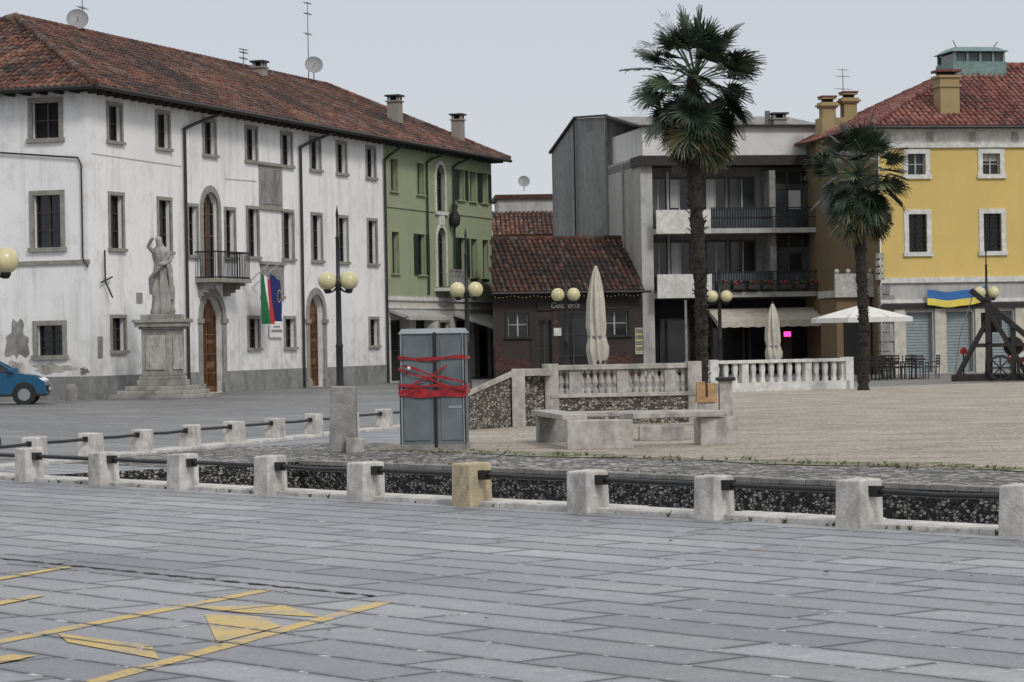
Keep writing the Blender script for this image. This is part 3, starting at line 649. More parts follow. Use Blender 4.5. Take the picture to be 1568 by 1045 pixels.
c.poly([ab(a0,b0,0),ab(a0,b1,0),ab(a0,b1,dz),ab(a0,b0,dz)],'pebbled'); c.poly([ab(a1,b0,0),ab(a1,b1,0),ab(a1,b1,dz),ab(a1,b0,dz)],'pebbled'); c.done()
def strip(P,a0,a1,b0,b1,z0,z1,m,step=1.6,jb=0):
    a=a0
    while a<a1-.01:
        e=min(a1,a+step*random.uniform(.8,1.2)); q=.006; dzz=random.uniform(-.006,.006); u=random.uniform(-jb,jb)
        P.hexa([ab(a+q,b0,z0),ab(e-q,b0,z0),ab(e-q,b1+u,z0),ab(a+q,b1+u,z0),ab(a+q,b0,z1+dzz),ab(e-q,b0,z1+dzz),ab(e-q,b1+u,z1+dzz),ab(a+q,b1+u,z1+dzz)],m); a=e
k=Part('kerb'); strip(k,-14,40,-.02,.46,-.2,.05,'kerb'); k.done(bevel=.012)
k=Part('channel_coping'); strip(k,a0,40,b1-.03,b1+.16,-.05,.02,'stoned',.35,.05); k.done(bevel=.01)
sq=Part('square_paving'); sp_=[o for o in (Vector((-6.5,40.1,0))-DW*34+NW*.4,Vector((-6.5,40.1,0))+DW*13+NW*.4,Vector((-1.2,53.4,0)),Vector((3.9,57,0)),Vector((6.2,82,0)),Vector((17,89,0)),Vector((60,99,0)),Vector((60,150,0)),Vector((-8,150,0)),Vector((-60,95,0)),Vector((-60,30,0)))]
sq.poly([(v.x,v.y,.004) for v in sp_],'slabd'); sq.done()
cb=Part('cobblestone_pavement'); cb.poly([ab(a0-.2,b1+.16,.004),ab(60,b1+.16,.004),ab(60,8.3,.004),ab(a0-.2,8.3,.004)],'cobble')
cb.poly([ab(-13.5,3.0,.006),ab(a0-.2,3.0,.006),ab(a0-.2,10,.006),ab(-13.5,10,.006)],'cobble'); cb.done()
gr=Part('gravel_ground'); x,y,_=ab(-10.5,8.1); X,Y,_=ab(24,8.1)
gr.poly([(x,y,.010),(X,Y,.010),(90,Y,.010),(90,98,.010),(17,88,.010),(6.4,81,.010),(3.9,57,.010),(-.9,53.5,.010)],'gravel'); gr.done()
ms=Part('weedy_gravel_edge'); a=-10
while a<30:
    e=a+.8; w0=8.0+.25*math.sin(a*1.3); w1=8.0+.25*math.sin(e*1.3); h0=8.7+.35*math.sin(a*.9+1)+.2*math.sin(a*2.7); h1=8.7+.35*math.sin(e*.9+1)+.2*math.sin(e*2.7)
    ms.poly([ab(a,w0,.014),ab(e,w1,.014),ab(e,h1,.014),ab(a,h0,.014)],'moss'); a=e
ms.done()
tf=Part('grass_tufts')
def tuft(x,y,h,k=9):
    for i in range(k):
        an=random.uniform(0,6.28);l=random.uniform(.4,1)*h; dx=math.cos(an)*l*.6;dy=math.sin(an)*l*.6; w=.008
        tf.poly([(x-w,y,0),(x+w,y,0),(x+dx,y+dy,l)],random.choice(['plant','plant',LEAFD[0]]))
for i in range(420):
    a=random.uniform(-9,22); b=8.2+random.gauss(0,.22); x,y,_=ab(a,b); tuft(x,y,random.uniform(.03,.09))
for i in range(160):
    a=random.uniform(-8,22); x,y,_=ab(a,random.choice([b1+.1,b1+.3,.5,-.04])); tuft(x,y,random.uniform(.03,.08))
tf.done()
jd=Part('drain_joint'); p0=Vector((-4.6,21.75,0)); p1=Vector((-.95,17.55,0)); dd=(p1-p0).normalized(); sd_=Vector((-dd.y,dd.x,0)); L_=(p1-p0).length; n=60
for i in range(n):
    f=lambda q:.022+.016*math.sin(q*1.7)+.012*math.sin(q*4.1)
    a=p0+dd*L_*i/n; b=p0+dd*L_*(i+1)/n
    jd.poly([tuple(v+Vector((0,0,.006))) for v in(a-sd_*f(i),b-sd_*f(i+1),b+sd_*f(i+.5),a+sd_*f(i-.5))],'joint')
jd.done()
ym=Part('yellow_road_marking'); zl=[.0030]
def line(p,q,w):
    zl[0]+=.0005; z=zl[0]; n=14
    a=Vector((p[0],p[1],0));b=Vector((q[0],q[1],0));d=(b-a).normalized();s=Vector((-d.y,d.x,0))*w/2
    ws=[(1+random.uniform(-.15,.1),1+random.uniform(-.15,.1)) for _ in range(n+1)]
    for i in range(n):
        u=a.lerp(b,i/n);v=a.lerp(b,(i+1)/n)
        ym.poly([(k.x,k.y,z) for k in (u-s*ws[i][0],v-s*ws[i+1][0],v+s*ws[i+1][1],u+s*ws[i][1])],'slaby')
line((-.86,17.15),(-2.5,12.3),.13)
line((-1.72,18.15),(-3.15,14.9),.13)
# broad worn hatch bars between the two border lines
def bar(a,b,c,d):
    zl[0]+=.0005; ym.poly([(x,y,zl[0]) for x,y in(a,b,c,d)],'slaby')
bar((-2.12,17.05),(-1.93,16.75),(-1.22,16.25),(-1.52,17.05))
bar((-1.98,16.55),(-1.72,14.95),(-1.42,15.75),(-1.62,16.35))
bar((-2.75,15.6),(-2.6,15.1),(-1.95,14.2),(-2.08,14.85))
line((-3.5,20.3),(-4.2,18.4),.13); line((-3.3,18.0),(-4.0,15.9),.14); line((-2.75,14.5),(-3.3,13.2),.2)
ym.done()
lv=Part('fallen_leaves')
for i in range(150):
    if i<110: a=random.uniform(-10,18); b=random.choice([-.12,-.06,.5])+random.gauss(0,.06) if i<70 else random.uniform(-9,-.2)
    else: a=random.uniform(-12,14); b=random.uniform(8,16)
    x,y,_=ab(a,b); an=random.uniform(0,6.28);r=random.uniform(.015,.03); z=.055 if 0<b<.5 else .014
    pts=[(x+r*math.cos(an+t),y+r*math.sin(an+t),z+random.uniform(0,.012)) for t in(0,1.3,2.6,3.6,5.0)]
    lv.poly(pts,random.choice(['ochw','woodd','mull']))
lv.done()
# ================================================================== FENCES
def fence(name,org,d,sp,n0,n1,h=.43,w=.30,ochre=(),last_rail=True):
    E=empty(name,org,math.atan2(d.y,d.x)); P=Part('stone_posts'); Rl=Part('iron_rails')
    for i in range(n0,n1+1):
        x=i*sp+random.uniform(-.02,.02); a=w/2*random.uniform(.95,1.05); hh=h+random.uniform(-.02,.02); b=a*.95; m='stoneo' if i in ochre else 'stonep'
        j=random.uniform(-.015,.015)
        P.hexa([(x-a,-a,-.05),(x+a,-a,-.05),(x+a,a,-.05),(x-a,a,-.05),(x-b+j,-b,hh-.01),(x+b+j,-b,hh+j),(x+b+j,b,hh),(x-b+j,b,hh)],m)
        if i<n1 or last_rail:
            z=h*.76; zm=z-random.uniform(.0,.02); xm=x+sp/2
            Rl.cyl((x+a-.01,0,z),(xm,0,zm),.026,.026,8,'iron'); Rl.cyl((xm,0,zm),((i+1)*sp-a+.01,0,z-.005),.026,.026,8,'iron')
            Rl.box(x+a-.004,x+a+.10,-.045,.045,z-.05,z+.045,'iron'); Rl.box((i+1)*sp-a-.05,(i+1)*sp-a+.004,-.035,.035,z-.04,z+.035,'iron')
    P.done(E,bevel=.02,seg=3); Rl.done(E); return E
fence('stone_post_fence',P4,EA,1.78,-7,9,ochre=(1,))
o2=Vector((-6.5,40.1,0)); fence('stone_post_fence',o2,DW,1.72,-4,8,h=.42,ochre=(8,))
k2=Part('kerb'); 
for i in range(13):
    p=o2+DW*(-6+i*1.6); q=o2+DW*(-6+(i+1)*1.6-.01); s=NW*.3; o=-NW*.22
    k2.hexa([tuple((v)+Vector((0,0,z))) for z in(-.05,.05) for v in(p+o,q+o,q+s,p+s)],'kerb')
k2.done(bevel=.01)
# ================================================================== STREET LAMPS
def lamp(x,y,rot=0):
    E=empty('street_lamp',(x,y,0),rot); P=Part('pole')
    P.lathe((0,0,0),[(.14,0),(.14,.12),(.115,.18),(.11,.6),(.09,.7),(.085,1.6),(.1,1.65),(.075,1.72),(.065,3.1),(.09,3.15),(.09,3.3),(.05,3.36),(.045,4.3),(.06,4.34),(.03,4.4),(.028,4.85),(.04,4.9),(.006,5.15)],12,'iron')
    for s in(-1,1):
        P.tube([(0,0,3.15),(s*.12,0,3.02),(s*.26,0,2.98)],.025,8,'iron'); P.lathe((s*.27,0,2.96),[(.05,0),(.09,.06),(.1,.11)],12,'iron')
    P.done(E); Q=Part('globes')
    for s in(-1,1): Q.sphere((s*.27,0,3.28),.235,'globe',20,12)
    Q.done(E)
for x,y in((-4.3,65),(-1.35,79),(1.9,91),(8.05,101),(-9.17,46),(18.75,103)): lamp(x,y,random.uniform(-.1,.1))
# ================================================================== PALMS
def palm(x,y,H,rad,seed,nl=64,tr=1.0):
    random.seed(seed); E=empty('palm_tree',(x,y,0),0)
    P=Part('trunk'); n=14
    K=int(H/.09)
    vs=[];fs=[]
    for k in range(K+1):
        z=(H-.5)*k/K; r=(.108+.05*math.exp(-z*2)+(.035 if z>H*.6 else .035*(z/(H*.6)))+random.uniform(-.012,.018))*tr
        for i in range(n):
            a=2*math.pi*i/n; rr=r*(1+random.uniform(-.1,.14)); vs.append((rr*math.cos(a)+.05*math.sin(z*.8),rr*math.sin(a),z))
    for k in range(K):
        for i in range(n): j=(i+1)%n; fs.append((k*n+i,k*n+j,(k+1)*n+j,(k+1)*n+i))
    P.mesh(vs,fs,'fibre')
    for k in range(380):
        z=random.uniform(.2,H-.5); a=random.uniform(0,6.28); r=(.11 if z<H*.5 else .14)*tr
        p=Vector((r*math.cos(a)+.05*math.sin(z*.8),r*math.sin(a),z)); o=Vector((math.cos(a),math.sin(a),random.uniform(.4,1.8))).normalized()
        P.beam(p,p+o*random.uniform(.05,.14),.04,.012,'fibre')
    P.done(E)
    L=Part('fronds')
    def leaf(org,az,el,pl,bl,mats,droop):
        d=Vector((math.cos(az)*math.cos(el),math.sin(az)*math.cos(el),math.sin(el)))
        pts=[org];dd=d.copy()
        for k in range(4):
            pts.append(pts[-1]+dd*pl/4); dd=(dd+Vector((0,0,-droop*.10))).normalized()
        for a,b in zip(pts[:-1],pts[1:]): L.beam(a,b,.03,.015,mats[0])
        c=pts[-1]; side=dd.cross(Vector((0,0,1)))
        if side.length<.1: side=Vector((1,0,0))
        side.normalize(); side=(side+Vector((0,0,random.uniform(-.6,.6)))+dd*random.uniform(-.2,.2)).normalized(); up=side.cross(dd).normalized(); side=dd.cross(up).normalized()
        ns=24; spread=R(random.uniform(105,130)); fold=random.uniform(.05,.45)
        for i in range(ns):
            t=(i/(ns-1)-.5)*2; th=t*spread+random.uniform(-.05,.05); ln=bl*(1-.25*abs(t)**2)*random.uniform(.82,1.06)
            dr=(dd*math.cos(th)+side*math.sin(th)+up*fold*abs(t)).normalized()
            wv=dr.cross(up).normalized(); m=random.choice(mats); brk=random.random()<.25; bk=random.uniform(.4,.8)
            p=c.copy(); prev=None; q=dr.copy()
            segs=5
            for k in range(segs+1):
                f=k/segs; w=bl*(.012+.034*math.sin(math.pi*min(1,f*.9+.12)))*(1-f**3)+.002
                cur=(p-wv*w-up*.006,p+wv*w+up*.006)
                if prev: L.poly([prev[0],prev[1],cur[1],cur[0]],m)
                prev=cur
                if k<segs:
                    p=p+q*ln/segs; g=.04+.20*f*f*droop
                    if brk and f>bk: g+=.9
                    q=(q+Vector((0,0,-1))*g).normalized()
    top=H-.5
    for k in range(nl):
        f=(k+.5)/nl; el=R(82)-R(150)*f**.8+random.uniform(-.16,.16); az=k*2.39996+random.uniform(-.35,.35)
        rr=random.random()
        mats=[LEAF[0],LEAF[2],LEAF[2]] if rr<.5 else [LEAF[1],LEAF[0],LEAF[0]] if rr<.8 else [LEAF[3],LEAF[1],LEAF[0]]
        if f>.86: mats=[LEAFD[1],LEAF[0],LEAFD[0],LEAF[1]]
        leaf(Vector((0,0,top-.35*f)),az,el,rad*random.uniform(.50,.70),rad*random.uniform(.36,.46),mats,.6+1.0*f)
    for k in range(16):
        leaf(Vector((0,0,top-.6)),random.uniform(0,6.28),R(random.uniform(-75,-40)),rad*.6,rad*.44,[LEAFD[0],LEAFD[1],LEAF[2],LEAF[0]],1.5)
    L.done(E)
palm(3.95,55,7.7,1.5,11,92); palm(10.65,79.4,7.15,1.72,23,92,1.15)
random.seed(99)
# ================================================================== STATUE
E=empty('stone_statue',(-11.66,87.2,0),ANG_W-R(90)); P=Part('pedestal')
for k,(w,z0,z1) in enumerate(((1.35,0,.14),(1.15,.14,.28),(.95,.28,.42),(.66,.42,.62),(.60,.62,.74),(.53,.74,2.3),(.60,2.3,2.38),(.70,2.38,2.52),(.76,2.52,2.64),(.55,2.64,2.8))):
    P.box(-w,w,-w,w,z0,z1,'statue')
for q in(-1,1): P.box(-.36,.36,q*.555-.02,q*.555+.02,.95,2.1,'stone'); P.box(q*.555-.02,q*.555+.02,-.36,.36,.95,2.1,'stone')
P.done(E,bevel=.02)
S=Part('draped_cloak')
n=48; pr=[(.36,0),(.39,.1),(.35,.45),(.31,.9),(.28,1.2),(.31,1.45),(.27,1.7),(.30,1.95),(.31,2.1),(.2,2.22),(.11,2.3)]
pr2=[]
for (r0_,z0_),(r1_,z1_) in zip(pr[:-1],pr[1:]):
    for t in(0,.33,.66): pr2.append((r0_+(r1_-r0_)*t,z0_+(z1_-z0_)*t))
pr2.append(pr[-1]); pr=pr2
vs=[];fs=[]
for k,(r,z) in enumerate(pr):
    for i in range(n):
        a=2*math.pi*i/n; f=.13*math.sin(9*a+z*2.3)+.09*math.sin(5*a-z*3.2)+.05*math.sin(14*a+z*6)
        f*=(1 if z<1.5 else .6); vs.append((r*(1+f)*math.cos(a)+.08*math.sin(z*1.6),r*.8*(1+f)*math.sin(a),2.8+z))
for k in range(len(pr)-1):
    for i in range(n): fs.append((k*n+i,k*n+(i+1)%n,(k+1)*n+(i+1)%n,(k+1)*n+i))
S.mesh(vs,fs,'statue',True); S.tube([(.36,-.1,2.8+2.0),(.15,-.36,2.8+1.6),(-.25,-.33,2.8+1.2),(-.34,-.1,2.8+.7)],.07,8,'statue'); S.tube([(.3,-.2,2.8+1.8),(.42,-.15,2.8+1.2),(.4,-.1,2.8+.5)],.08,8,'statue'); S.done(E)
def skin(name,par,nodes,edges,mat,loc,scale=1,sub=2):
    me=bpy.data.meshes.new(name); me.from_pydata([n[0] for n in nodes],edges,[]); me.materials.append(M[mat])
    o=bpy.data.objects.new(name,me); COL.objects.link(o); o.parent=par; o.location=loc; o.scale=(scale,)*3
    o.modifiers.new('skin','SKIN')
    if not me.skin_vertices:
        bpy.context.view_layer.objects.active=o; bpy.ops.mesh.customdata_skin_add()
    for i,nv in enumerate(nodes):
        sv=me.skin_vertices[0].data[i]; sv.radius=(nv[1],nv[1]); sv.use_root=(i==0)
    s=o.modifiers.new('sub','SUBSURF'); s.levels=sub; s.render_levels=sub
    o.modifiers['skin'].use_smooth_shade=True
    return o
nodes=[((0,0,1.0),.15),((.02,0,1.2),.13),((.0,0,1.4),.16),((0,0,1.5),.10),((0,-.01,1.58),.055),((-.02,-.03,1.66),.075),((-.03,-.05,1.76),.09),((-.03,-.03,1.84),.06),
 ((.19,0,1.46),.065),((.30,-.08,1.25),.05),((.16,-.24,1.16),.04),((.08,-.27,1.2),.035),
 ((-.19,0,1.47),.065),((-.30,-.06,1.60),.05),((-.19,-.10,1.76),.04),((-.12,-.1,1.80),.035),
 ((.1,0,.9),.10),((.13,-.05,.5),.075),((.12,0,.08),.05),((.13,-.16,.03),.04),((-.1,0,.9),.1),((-.12,-.14,.52),.08),((-.12,-.02,.1),.05),((-.12,-.2,.03),.04)]
edges=[(0,1),(1,2),(2,3),(3,4),(4,5),(5,6),(6,7),(3,8),(8,9),(9,10),(10,11),(3,12),(12,13),(13,14),(14,15),(0,16),(16,17),(17,18),(18,19),(0,20),(20,21),(21,22),(22,23)]
try: skin('stone_figure',E,nodes,edges,'statue',(0,-.03,2.8),1.42)
except Exception as ex: print('SKIN FAIL',ex)
# ================================================================== CABINET
E=empty('taped_utility_cabinet',(-1.24,41.5,0),R(-3)); P=Part('cabinet_body')
P.box(-.52,.52,-.45,.45,0,.1,'stoned'); P.box(-.5,.5,-.43,.43,.1,1.84,'cab'); 
P.hexa([(-.53,-.46,1.84),(.53,-.46,1.84),(.53,.46,1.84),(-.53,.46,1.84),(-.48,-.4,1.92),(.48,-.4,1.92),(.48,.4,1.92),(-.48,.4,1.92)],'cabt')
for x0,x1 in((-.46,-.05),(.13,.46)):
    for z0,z1 in((.16,.95),(1.0,1.76)): P.box(x0,x1,-.445,-.43,z0,z1,'cab')
for z0,z1 in((.16,.95),(1.0,1.76)): P.box(-.515,-.5,-.36,.36,z0,z1,'cab')
for x in(-.49,.49): P.box(x-.012,x+.012,-.452,-.43,.1,1.84,'cabt')
P.box(.02,.07,-.46,-.43,.05,1.86,'iron'); P.box(.25,.46,-.452,-.446,.66,.70,'cabt'); P.box(-.44,-.3,-.452,-.446,.16,.5,'cab')
for x in(-.52,.5): P.box(x,x+.02,-.46,-.44,.1,1.84,'iron')
P.done(E,bevel=.006); Tp=Part('red_tape')
def strand(z0,z1,h,o,x0=-.53,x1=.53,sd=0,wv=.012):
    n=14
    for i in range(n):
        u0=i/n;u1=(i+1)/n
        def zz(u): return z0+(z1-z0)*u+wv*math.sin(u*9+sd)-.015*math.sin(math.pi*u)
        def hh(u): return h*(1+.28*math.sin(u*13+sd*2))
        def yy(u): return -.470-o-.008*math.sin(u*17+sd)
        xa=x0+(x1-x0)*u0;xb=x0+(x1-x0)*u1
        Tp.poly([(xa,yy(u0),zz(u0)),(xb,yy(u1),zz(u1)),(xb,yy(u1),zz(u1)+hh(u1)),(xa,yy(u0),zz(u0)+hh(u0))],'tape',True)
for z,h in((1.43,.05),(.88,.11),(1.0,.045)):
    for s in(-1,1): Tp.box(s*.533-.002,s*.533+.002,-.475,.46,z,z+h,'tape')
    Tp.box(-.53,.53,.462,.466,z,z+h,'tape')
strand(1.43,1.44,.05,0,sd=1); strand(.86,.85,.13,.002,sd=2); strand(1.02,.99,.04,.012,sd=3); strand(1.28,.92,.035,.022,sd=4); strand(.92,1.32,.03,.03,-.5,.25,sd=5); strand(1.33,1.05,.035,.038,-.48,.5,sd=6)
Tp.sphere((-.36,-.54,1.3),.03,'flw',8,5); Tp.done(E)
E=Part('stone_pillar'); E.hexa([(-.22,-.2,0),(.21,-.2,0),(.21,.2,0),(-.22,.2,0),(-.19,-.19,1.04),(.2,-.19,1.03),(.2,.19,1.03),(-.2,.19,1.05)],'stoned'); E.box(.05,.33,-.36,-.21,0,.24,'stone'); E.done(loc=(-2.66,40.9,0),bevel=.02)
# ================================================================== BENCHES
E=empty('stone_bench',(1.0,40.4,0),0); P=Part('seat_slabs'); L=Part('block_legs')
def blk(cx,cy,w,d,h,r=0,m='stone'):
    c,s=math.cos(r),math.sin(r); q=[(-w/2,-d/2),(w/2,-d/2),(w/2,d/2),(-w/2,d/2)]; pts=[(cx+c*a-s*b,cy+s*a+c*b) for a,b in q]
    L.hexa([(a,b,0) for a,b in pts]+[(a,b,h) for a,b in pts],m)
blk(.33,.0,1.02,.42,.46); blk(-.35,3.2,.5,.5,.40,.1,'stoned'); blk(2.2,.9,.62,.42,.44,.2); blk(1.45,2.9,.75,.35,.26,0,'stone')
def sl(p,q,w,z):
    P.beam((p[0],p[1],z),(q[0],q[1],z),w,.09,'stone')
sl((.75,.05),(2.3,.9),.42,.505); sl((-.45,3.3),(2.2,3.1),.42,.455); sl((-.5,3.3),(-.05,.1),.4,.50)
P.done(E,bevel=.015); L.done(E,bevel=.02)
# ================================================================== BALUSTRADES
def balus(name,x0,y0,x1,y1,zb,zt,base,n,m,pm,square=False):
    E=empty(name,(x0,y0,0),math.atan2(y1-y0,x1-x0)); L=math.hypot(x1-x0,y1-y0); W=Part('wall_base'); Bp=Part('balusters_and_rail')
    if base: W.box(0,L,-.16,.16,-.02,zb-.08,pm); W.box(-.03,L+.03,-.2,.2,zb-.08,zb,m)
    else: W.box(0,L,-.18,.18,0,zb,m)
    Bp.box(-.04,L+.04,-.15,.15,zt-.1,zt,m); h=zt-.1-zb
    for i in range(n):
        x=L*(i+.5)/n
        if i%7==3: Bp.box(x-.12,x+.12,-.1,.1,zb,zt-.1,m)
        elif square:
            for (w0,q0,w1,q1) in((.085,0,.05,.3),(.05,.3,.085,.72),(.085,.72,.06,1)):
                Bp.hexa([(x-w0,-.06,zb+h*q0),(x+w0,-.06,zb+h*q0),(x+w0,.06,zb+h*q0),(x-w0,.06,zb+h*q0),(x-w1,-.06,zb+h*q1),(x+w1,-.06,zb+h*q1),(x+w1,.06,zb+h*q1),(x-w1,.06,zb+h*q1)],m)
        else: Bp.lathe((x,0,zb),[(.07,0),(.07,.06*h/.4),(.035,.1*h/.4),(.075,h*.45),(.05,h*.65),(.03,h*.82),(.065,h*.9),(.07,h)],8,m)
    for x in(0,L): Bp.box(x-.14,x+.14,-.18,.18,-.01,zt+.03,m)
    W.done(E,bevel=.01); Bp.done(E,bevel=.008)
balus('stone_balustrade',.75,52.0,3.62,52.4,.63,1.2,True,21,'stone','pebble')
balus('stone_balustrade',6.1,80,10.5,82,.28,.98,False,15,'framew','pebble',True)
W=Part('pebble_parapet_wall')
W.hexa([(.12,51.6,0),(.72,51.9,0),(.72,52.2,0),(.12,51.9,0),(.12,51.6,1.0),(.72,51.9,1.0),(.72,52.2,1.0),(.12,51.9,1.0)],'pebble')
W.box(-.02,.24,51.3,51.58,0,1.15,'stone')
W.hexa([(-1.1,49.6,0),(-.02,51.4,0),(-.02,51.7,0),(-1.1,49.9,0),(-1.1,49.6,.55),(-.02,51.4,1.0),(-.02,51.7,1.0),(-1.1,49.9,.55)],'pebble')
W.hexa([(-1.12,49.53,.55),(.0,51.33,1.0),(.0,51.77,1.0),(-1.12,49.97,.55),(-1.12,49.53,.65),(.0,51.33,1.12),(.0,51.77,1.12),(-1.12,49.97,.65)],'stone')
W.box(.1,.76,51.55,52.25,1.0,1.14,'stone'); W.done(bevel=.01)
P=Part('wooden_crate_post'); P.box(-.2,.2,-.15,.15,.45,.55,'ochw'); P.box(-.19,-.02,-.14,.14,.55,.85,'ochw'); P.box(.02,.19,-.14,.14,.5,.82,'ochw'); P.box(-.16,.16,-.12,.12,0,.45,'stone'); P.box(.25,.5,-.1,.2,.0,.86,'stone'); P.box(.2,.56,-.16,.24,.86,.93,'iron'); P.done(loc=(3.72,50.3,0),bevel=.01)
# ================================================================== UMBRELLAS, CAFE
def closed(x,y,h,w,m='canvas'):
    E=empty('closed_patio_umbrella',(x,y,0)); P=Part('folded_canopy')
    n=48;vs=[];fs=[];pr=[(.42,.24),(.5,.28),(.52,.34),(.44,.42),(.40,.46),(.46,.52),(.45,.6),(.40,.72),(.30,.84),(.18,.93),(.08,.98),(.02,1.0)]
    for k,(r,z) in enumerate(pr):
        for i in range(n):
            a=2*math.pi*i/n; f=.24*math.sin(8*a+.35*k)+.08*math.sin(3*a+k*.8); sag=(.05*math.sin(8*a+1) if k<3 else 0)
            rr=w*r*(1+f); vs.append((rr*math.cos(a),rr*math.sin(a),h*z+sag*h*.6))
    for k in range(len(pr)-1):
        for i in range(n): fs.append((k*n+i,k*n+(i+1)%n,(k+1)*n+(i+1)%n,(k+1)*n+i))
    P.mesh(vs,fs,m,True); P.done(E)
    Q=Part('pole'); Q.cyl((0,0,0),(0,0,h+.08),.035,.03,8,'woodd'); Q.lathe((0,0,0),[(.35,0),(.35,.08),(.06,.12)],12,'stoned'); Q.cyl((0,0,h*.44),(0,0,h*.455),w*.47,w*.47,14,'stoned'); Q.done(E)
closed(2.6,80,4.0,.56); closed(10.0,100,2.98,.55)
E=empty('open_patio_umbrella',(13.4,100,0)); P=Part('canopy'); n=8
rim=[(2.0*math.cos(2*math.pi*(i+.5)/n),2.0*math.sin(2*math.pi*(i+.5)/n),2.35) for i in range(n)]
for i in range(n):
    a,b=rim[i],rim[(i+1)%n]; P.poly([a,b,(0,0,2.85)],'canvasw'); P.poly([a,b,(b[0]*1.0,b[1]*1.0,2.17),(a[0],a[1],2.17)],'canvasw'); P.cyl((0,0,2.8),a,.015,.015,5,'iron')
P.done(E); Q=Part('pole'); Q.cyl((0,0,0),(0,0,2.95),.03,.03,8,'woodd'); Q.lathe((0,0,0),[(.35,0),(.35,.08),(.06,.12)],12,'stoned'); Q.done(E)
def chair(P,x,y,r):
    c,s=math.cos(r),math.sin(r); T=lambda a,b,z:(x+c*a-s*b,y+s*a+c*b,z)
    P.hexa([T(-.23,-.22,.42),T(.23,-.22,.42),T(.23,.22,.42),T(-.23,.22,.42),T(-.23,-.22,.46),T(.23,-.22,.46),T(.23,.22,.46),T(-.23,.22,.46)],'woodd')
    for a in(-.21,.21):
        P.cyl(T(a,-.2,0),T(a,-.2,.44),.018,.018,5); P.cyl(T(a,.2,0),T(a,.26,.88),.018,.018,5)
        P.cyl(T(a,-.2,.62),T(a,.22,.64),.015,.015,5); P.cyl(T(a,-.2,.44),T(a,-.2,.62),.015,.015,5)
    for z in(.56,.66,.76,.86): P.beam(T(-.22,.24,z),T(.22,.24,z),.03,.06,'woodd')
def cafe(x,y):
    E=empty('cafe_table',(x,y,0)); P=Part('table'); P.lathe((0,0,0),[(.25,0),(.25,.03),(.03,.05),(.03,.7),(.4,.72),(.4,.75)],14,'iron'); P.done(E)
    for r in(0,1.6,3.1,4.7):
        C=empty('cafe_chair',(x-.62*math.sin(r),y+.62*math.cos(r),0)); p=Part('frame'); chair(p,0,0,r+random.uniform(-.3,.3)); p.done(C)
for x,y in((13.7,97.5),(15.2,98.5),(11.9,98),(14.6,101)): cafe(x,y)
# ================================================================== TIMBER MACHINE
E=empty('wooden_siege_engine',(16.9,92,0),R(-12)); P=Part('timber_frame')
for y in(-.6,.6):
    P.beam((-1.4,y,.12),(1.6,y,.12),.2,.22,'woodd'); P.beam((-.1,y,.2),(-.1,y,2.9),.2,.2,'woodd'); P.beam((-1.2,y,.2),(-.15,y,2.1),.15,.15,'woodd'); P.beam((1.2,y,.2),(0,y,2.3),.15,.15,'woodd')
    P.beam((.75,y,.2),(.75,y,2.0),.16,.16,'woodd'); P.beam((-.6,y,1.25),(1.3,y,1.25),.13,.13,'woodd')
for x,z in((-1.3,.12),(1.5,.12),(-.1,2.9),(-.1,1.4),(.75,1.9)): P.beam((x,-.75,z),(x,.75,z),.16,.16,'woodd')
P.beam((-.7,0,3.2),(1.5,0,1.3),.2,.2,'woodd'); P.cyl((.75,-.5,1.2),(.75,.5,1.2),.35,.35,14,'woodd'); P.box(-.35,.35,-.4,.4,1.7,2.4,'woodd')
P.tube([(-.6,0,3.1),(-1.1,0,1.6),(-1.3,0,.3)],.02,6,'stoned')
def wheel(x,y,r):
    for i in range(18):
        a=2*math.pi*i/18;b=2*math.pi*(i+1)/18; P.beam((x+r*math.cos(a),y,.45+r*math.sin(a)),(x+r*math.cos(b),y,.45+r*math.sin(b)),.08,.08,'woodd',up=(0,1,0))
    for i in range(8): a=math.pi*i/4; P.beam((x,y,.45),(x+r*math.cos(a),y,.45+r*math.sin(a)),.05,.05,'woodd',up=(0,1,0))
wheel(.3,-.8,.42); wheel(1.35,-.8,.42)
P.done(E,bevel=.01)
E=empty('information_sign',(16.0,92.6,0)); P=Part('sign'); P.cyl((0,0,0),(0,0,1.15),.03,.03,8); P.cyl((0,-.03,1.05),(0,-.05,1.05),.13,.13,16,'redp'); P.done(E)
E=empty('information_sign',(18.0,93,0)); P=Part('sign'); P.box(-.35,.35,-.03,.03,.6,1.25,'flr'); P.box(-.3,.3,-.04,-.031,.8,1.0,'flw'); P.cyl((0,.05,0),(0,.05,1.2),.03,.03,8); P.done(E)
P=Part('stone_bollard'); P.lathe((0,0,0),[(.2,0),(.2,.4),(.17,.5),(.08,.56)],12,'stoned'); P.done(loc=(-14.3,84.6,0))
# ================================================================== CAR
E=empty('parked_car',(-16.45,81.5,0),R(6)); P=Part('body')
def ext(pr,y0,y1,in0,m):
    n=len(pr); A=[(a,y0,b) for a,b in pr];Bv=[(a,y1,b) for a,b in pr]
    P.mesh(A+Bv,[(i,(i+1)%n,n+(i+1)%n,n+i) for i in range(n)],m,True); P.poly(A,m);P.poly(Bv[::-1],m)
ext([(-1.9,.3),(-1.95,.75),(-1.8,.98),(.95,1.0),(1.6,.88),(1.88,.7),(1.95,.32)],-.84,.84,0,'carb')
P.hexa([(-1.8,-.8,.98),(.95,-.8,1.0),(.95,.8,1.0),(-1.8,.8,.98),(-1.45,-.64,1.42),(.2,-.64,1.44),(.2,.64,1.44),(-1.45,.64,1.42)],'glass')
P.hexa([(-1.5,-.66,1.42),(.22,-.66,1.44),(.22,.66,1.44),(-1.5,.66,1.42),(-1.35,-.6,1.49),(.0,-.6,1.5),(.0,.6,1.5),(-1.35,.6,1.49)],'carb')
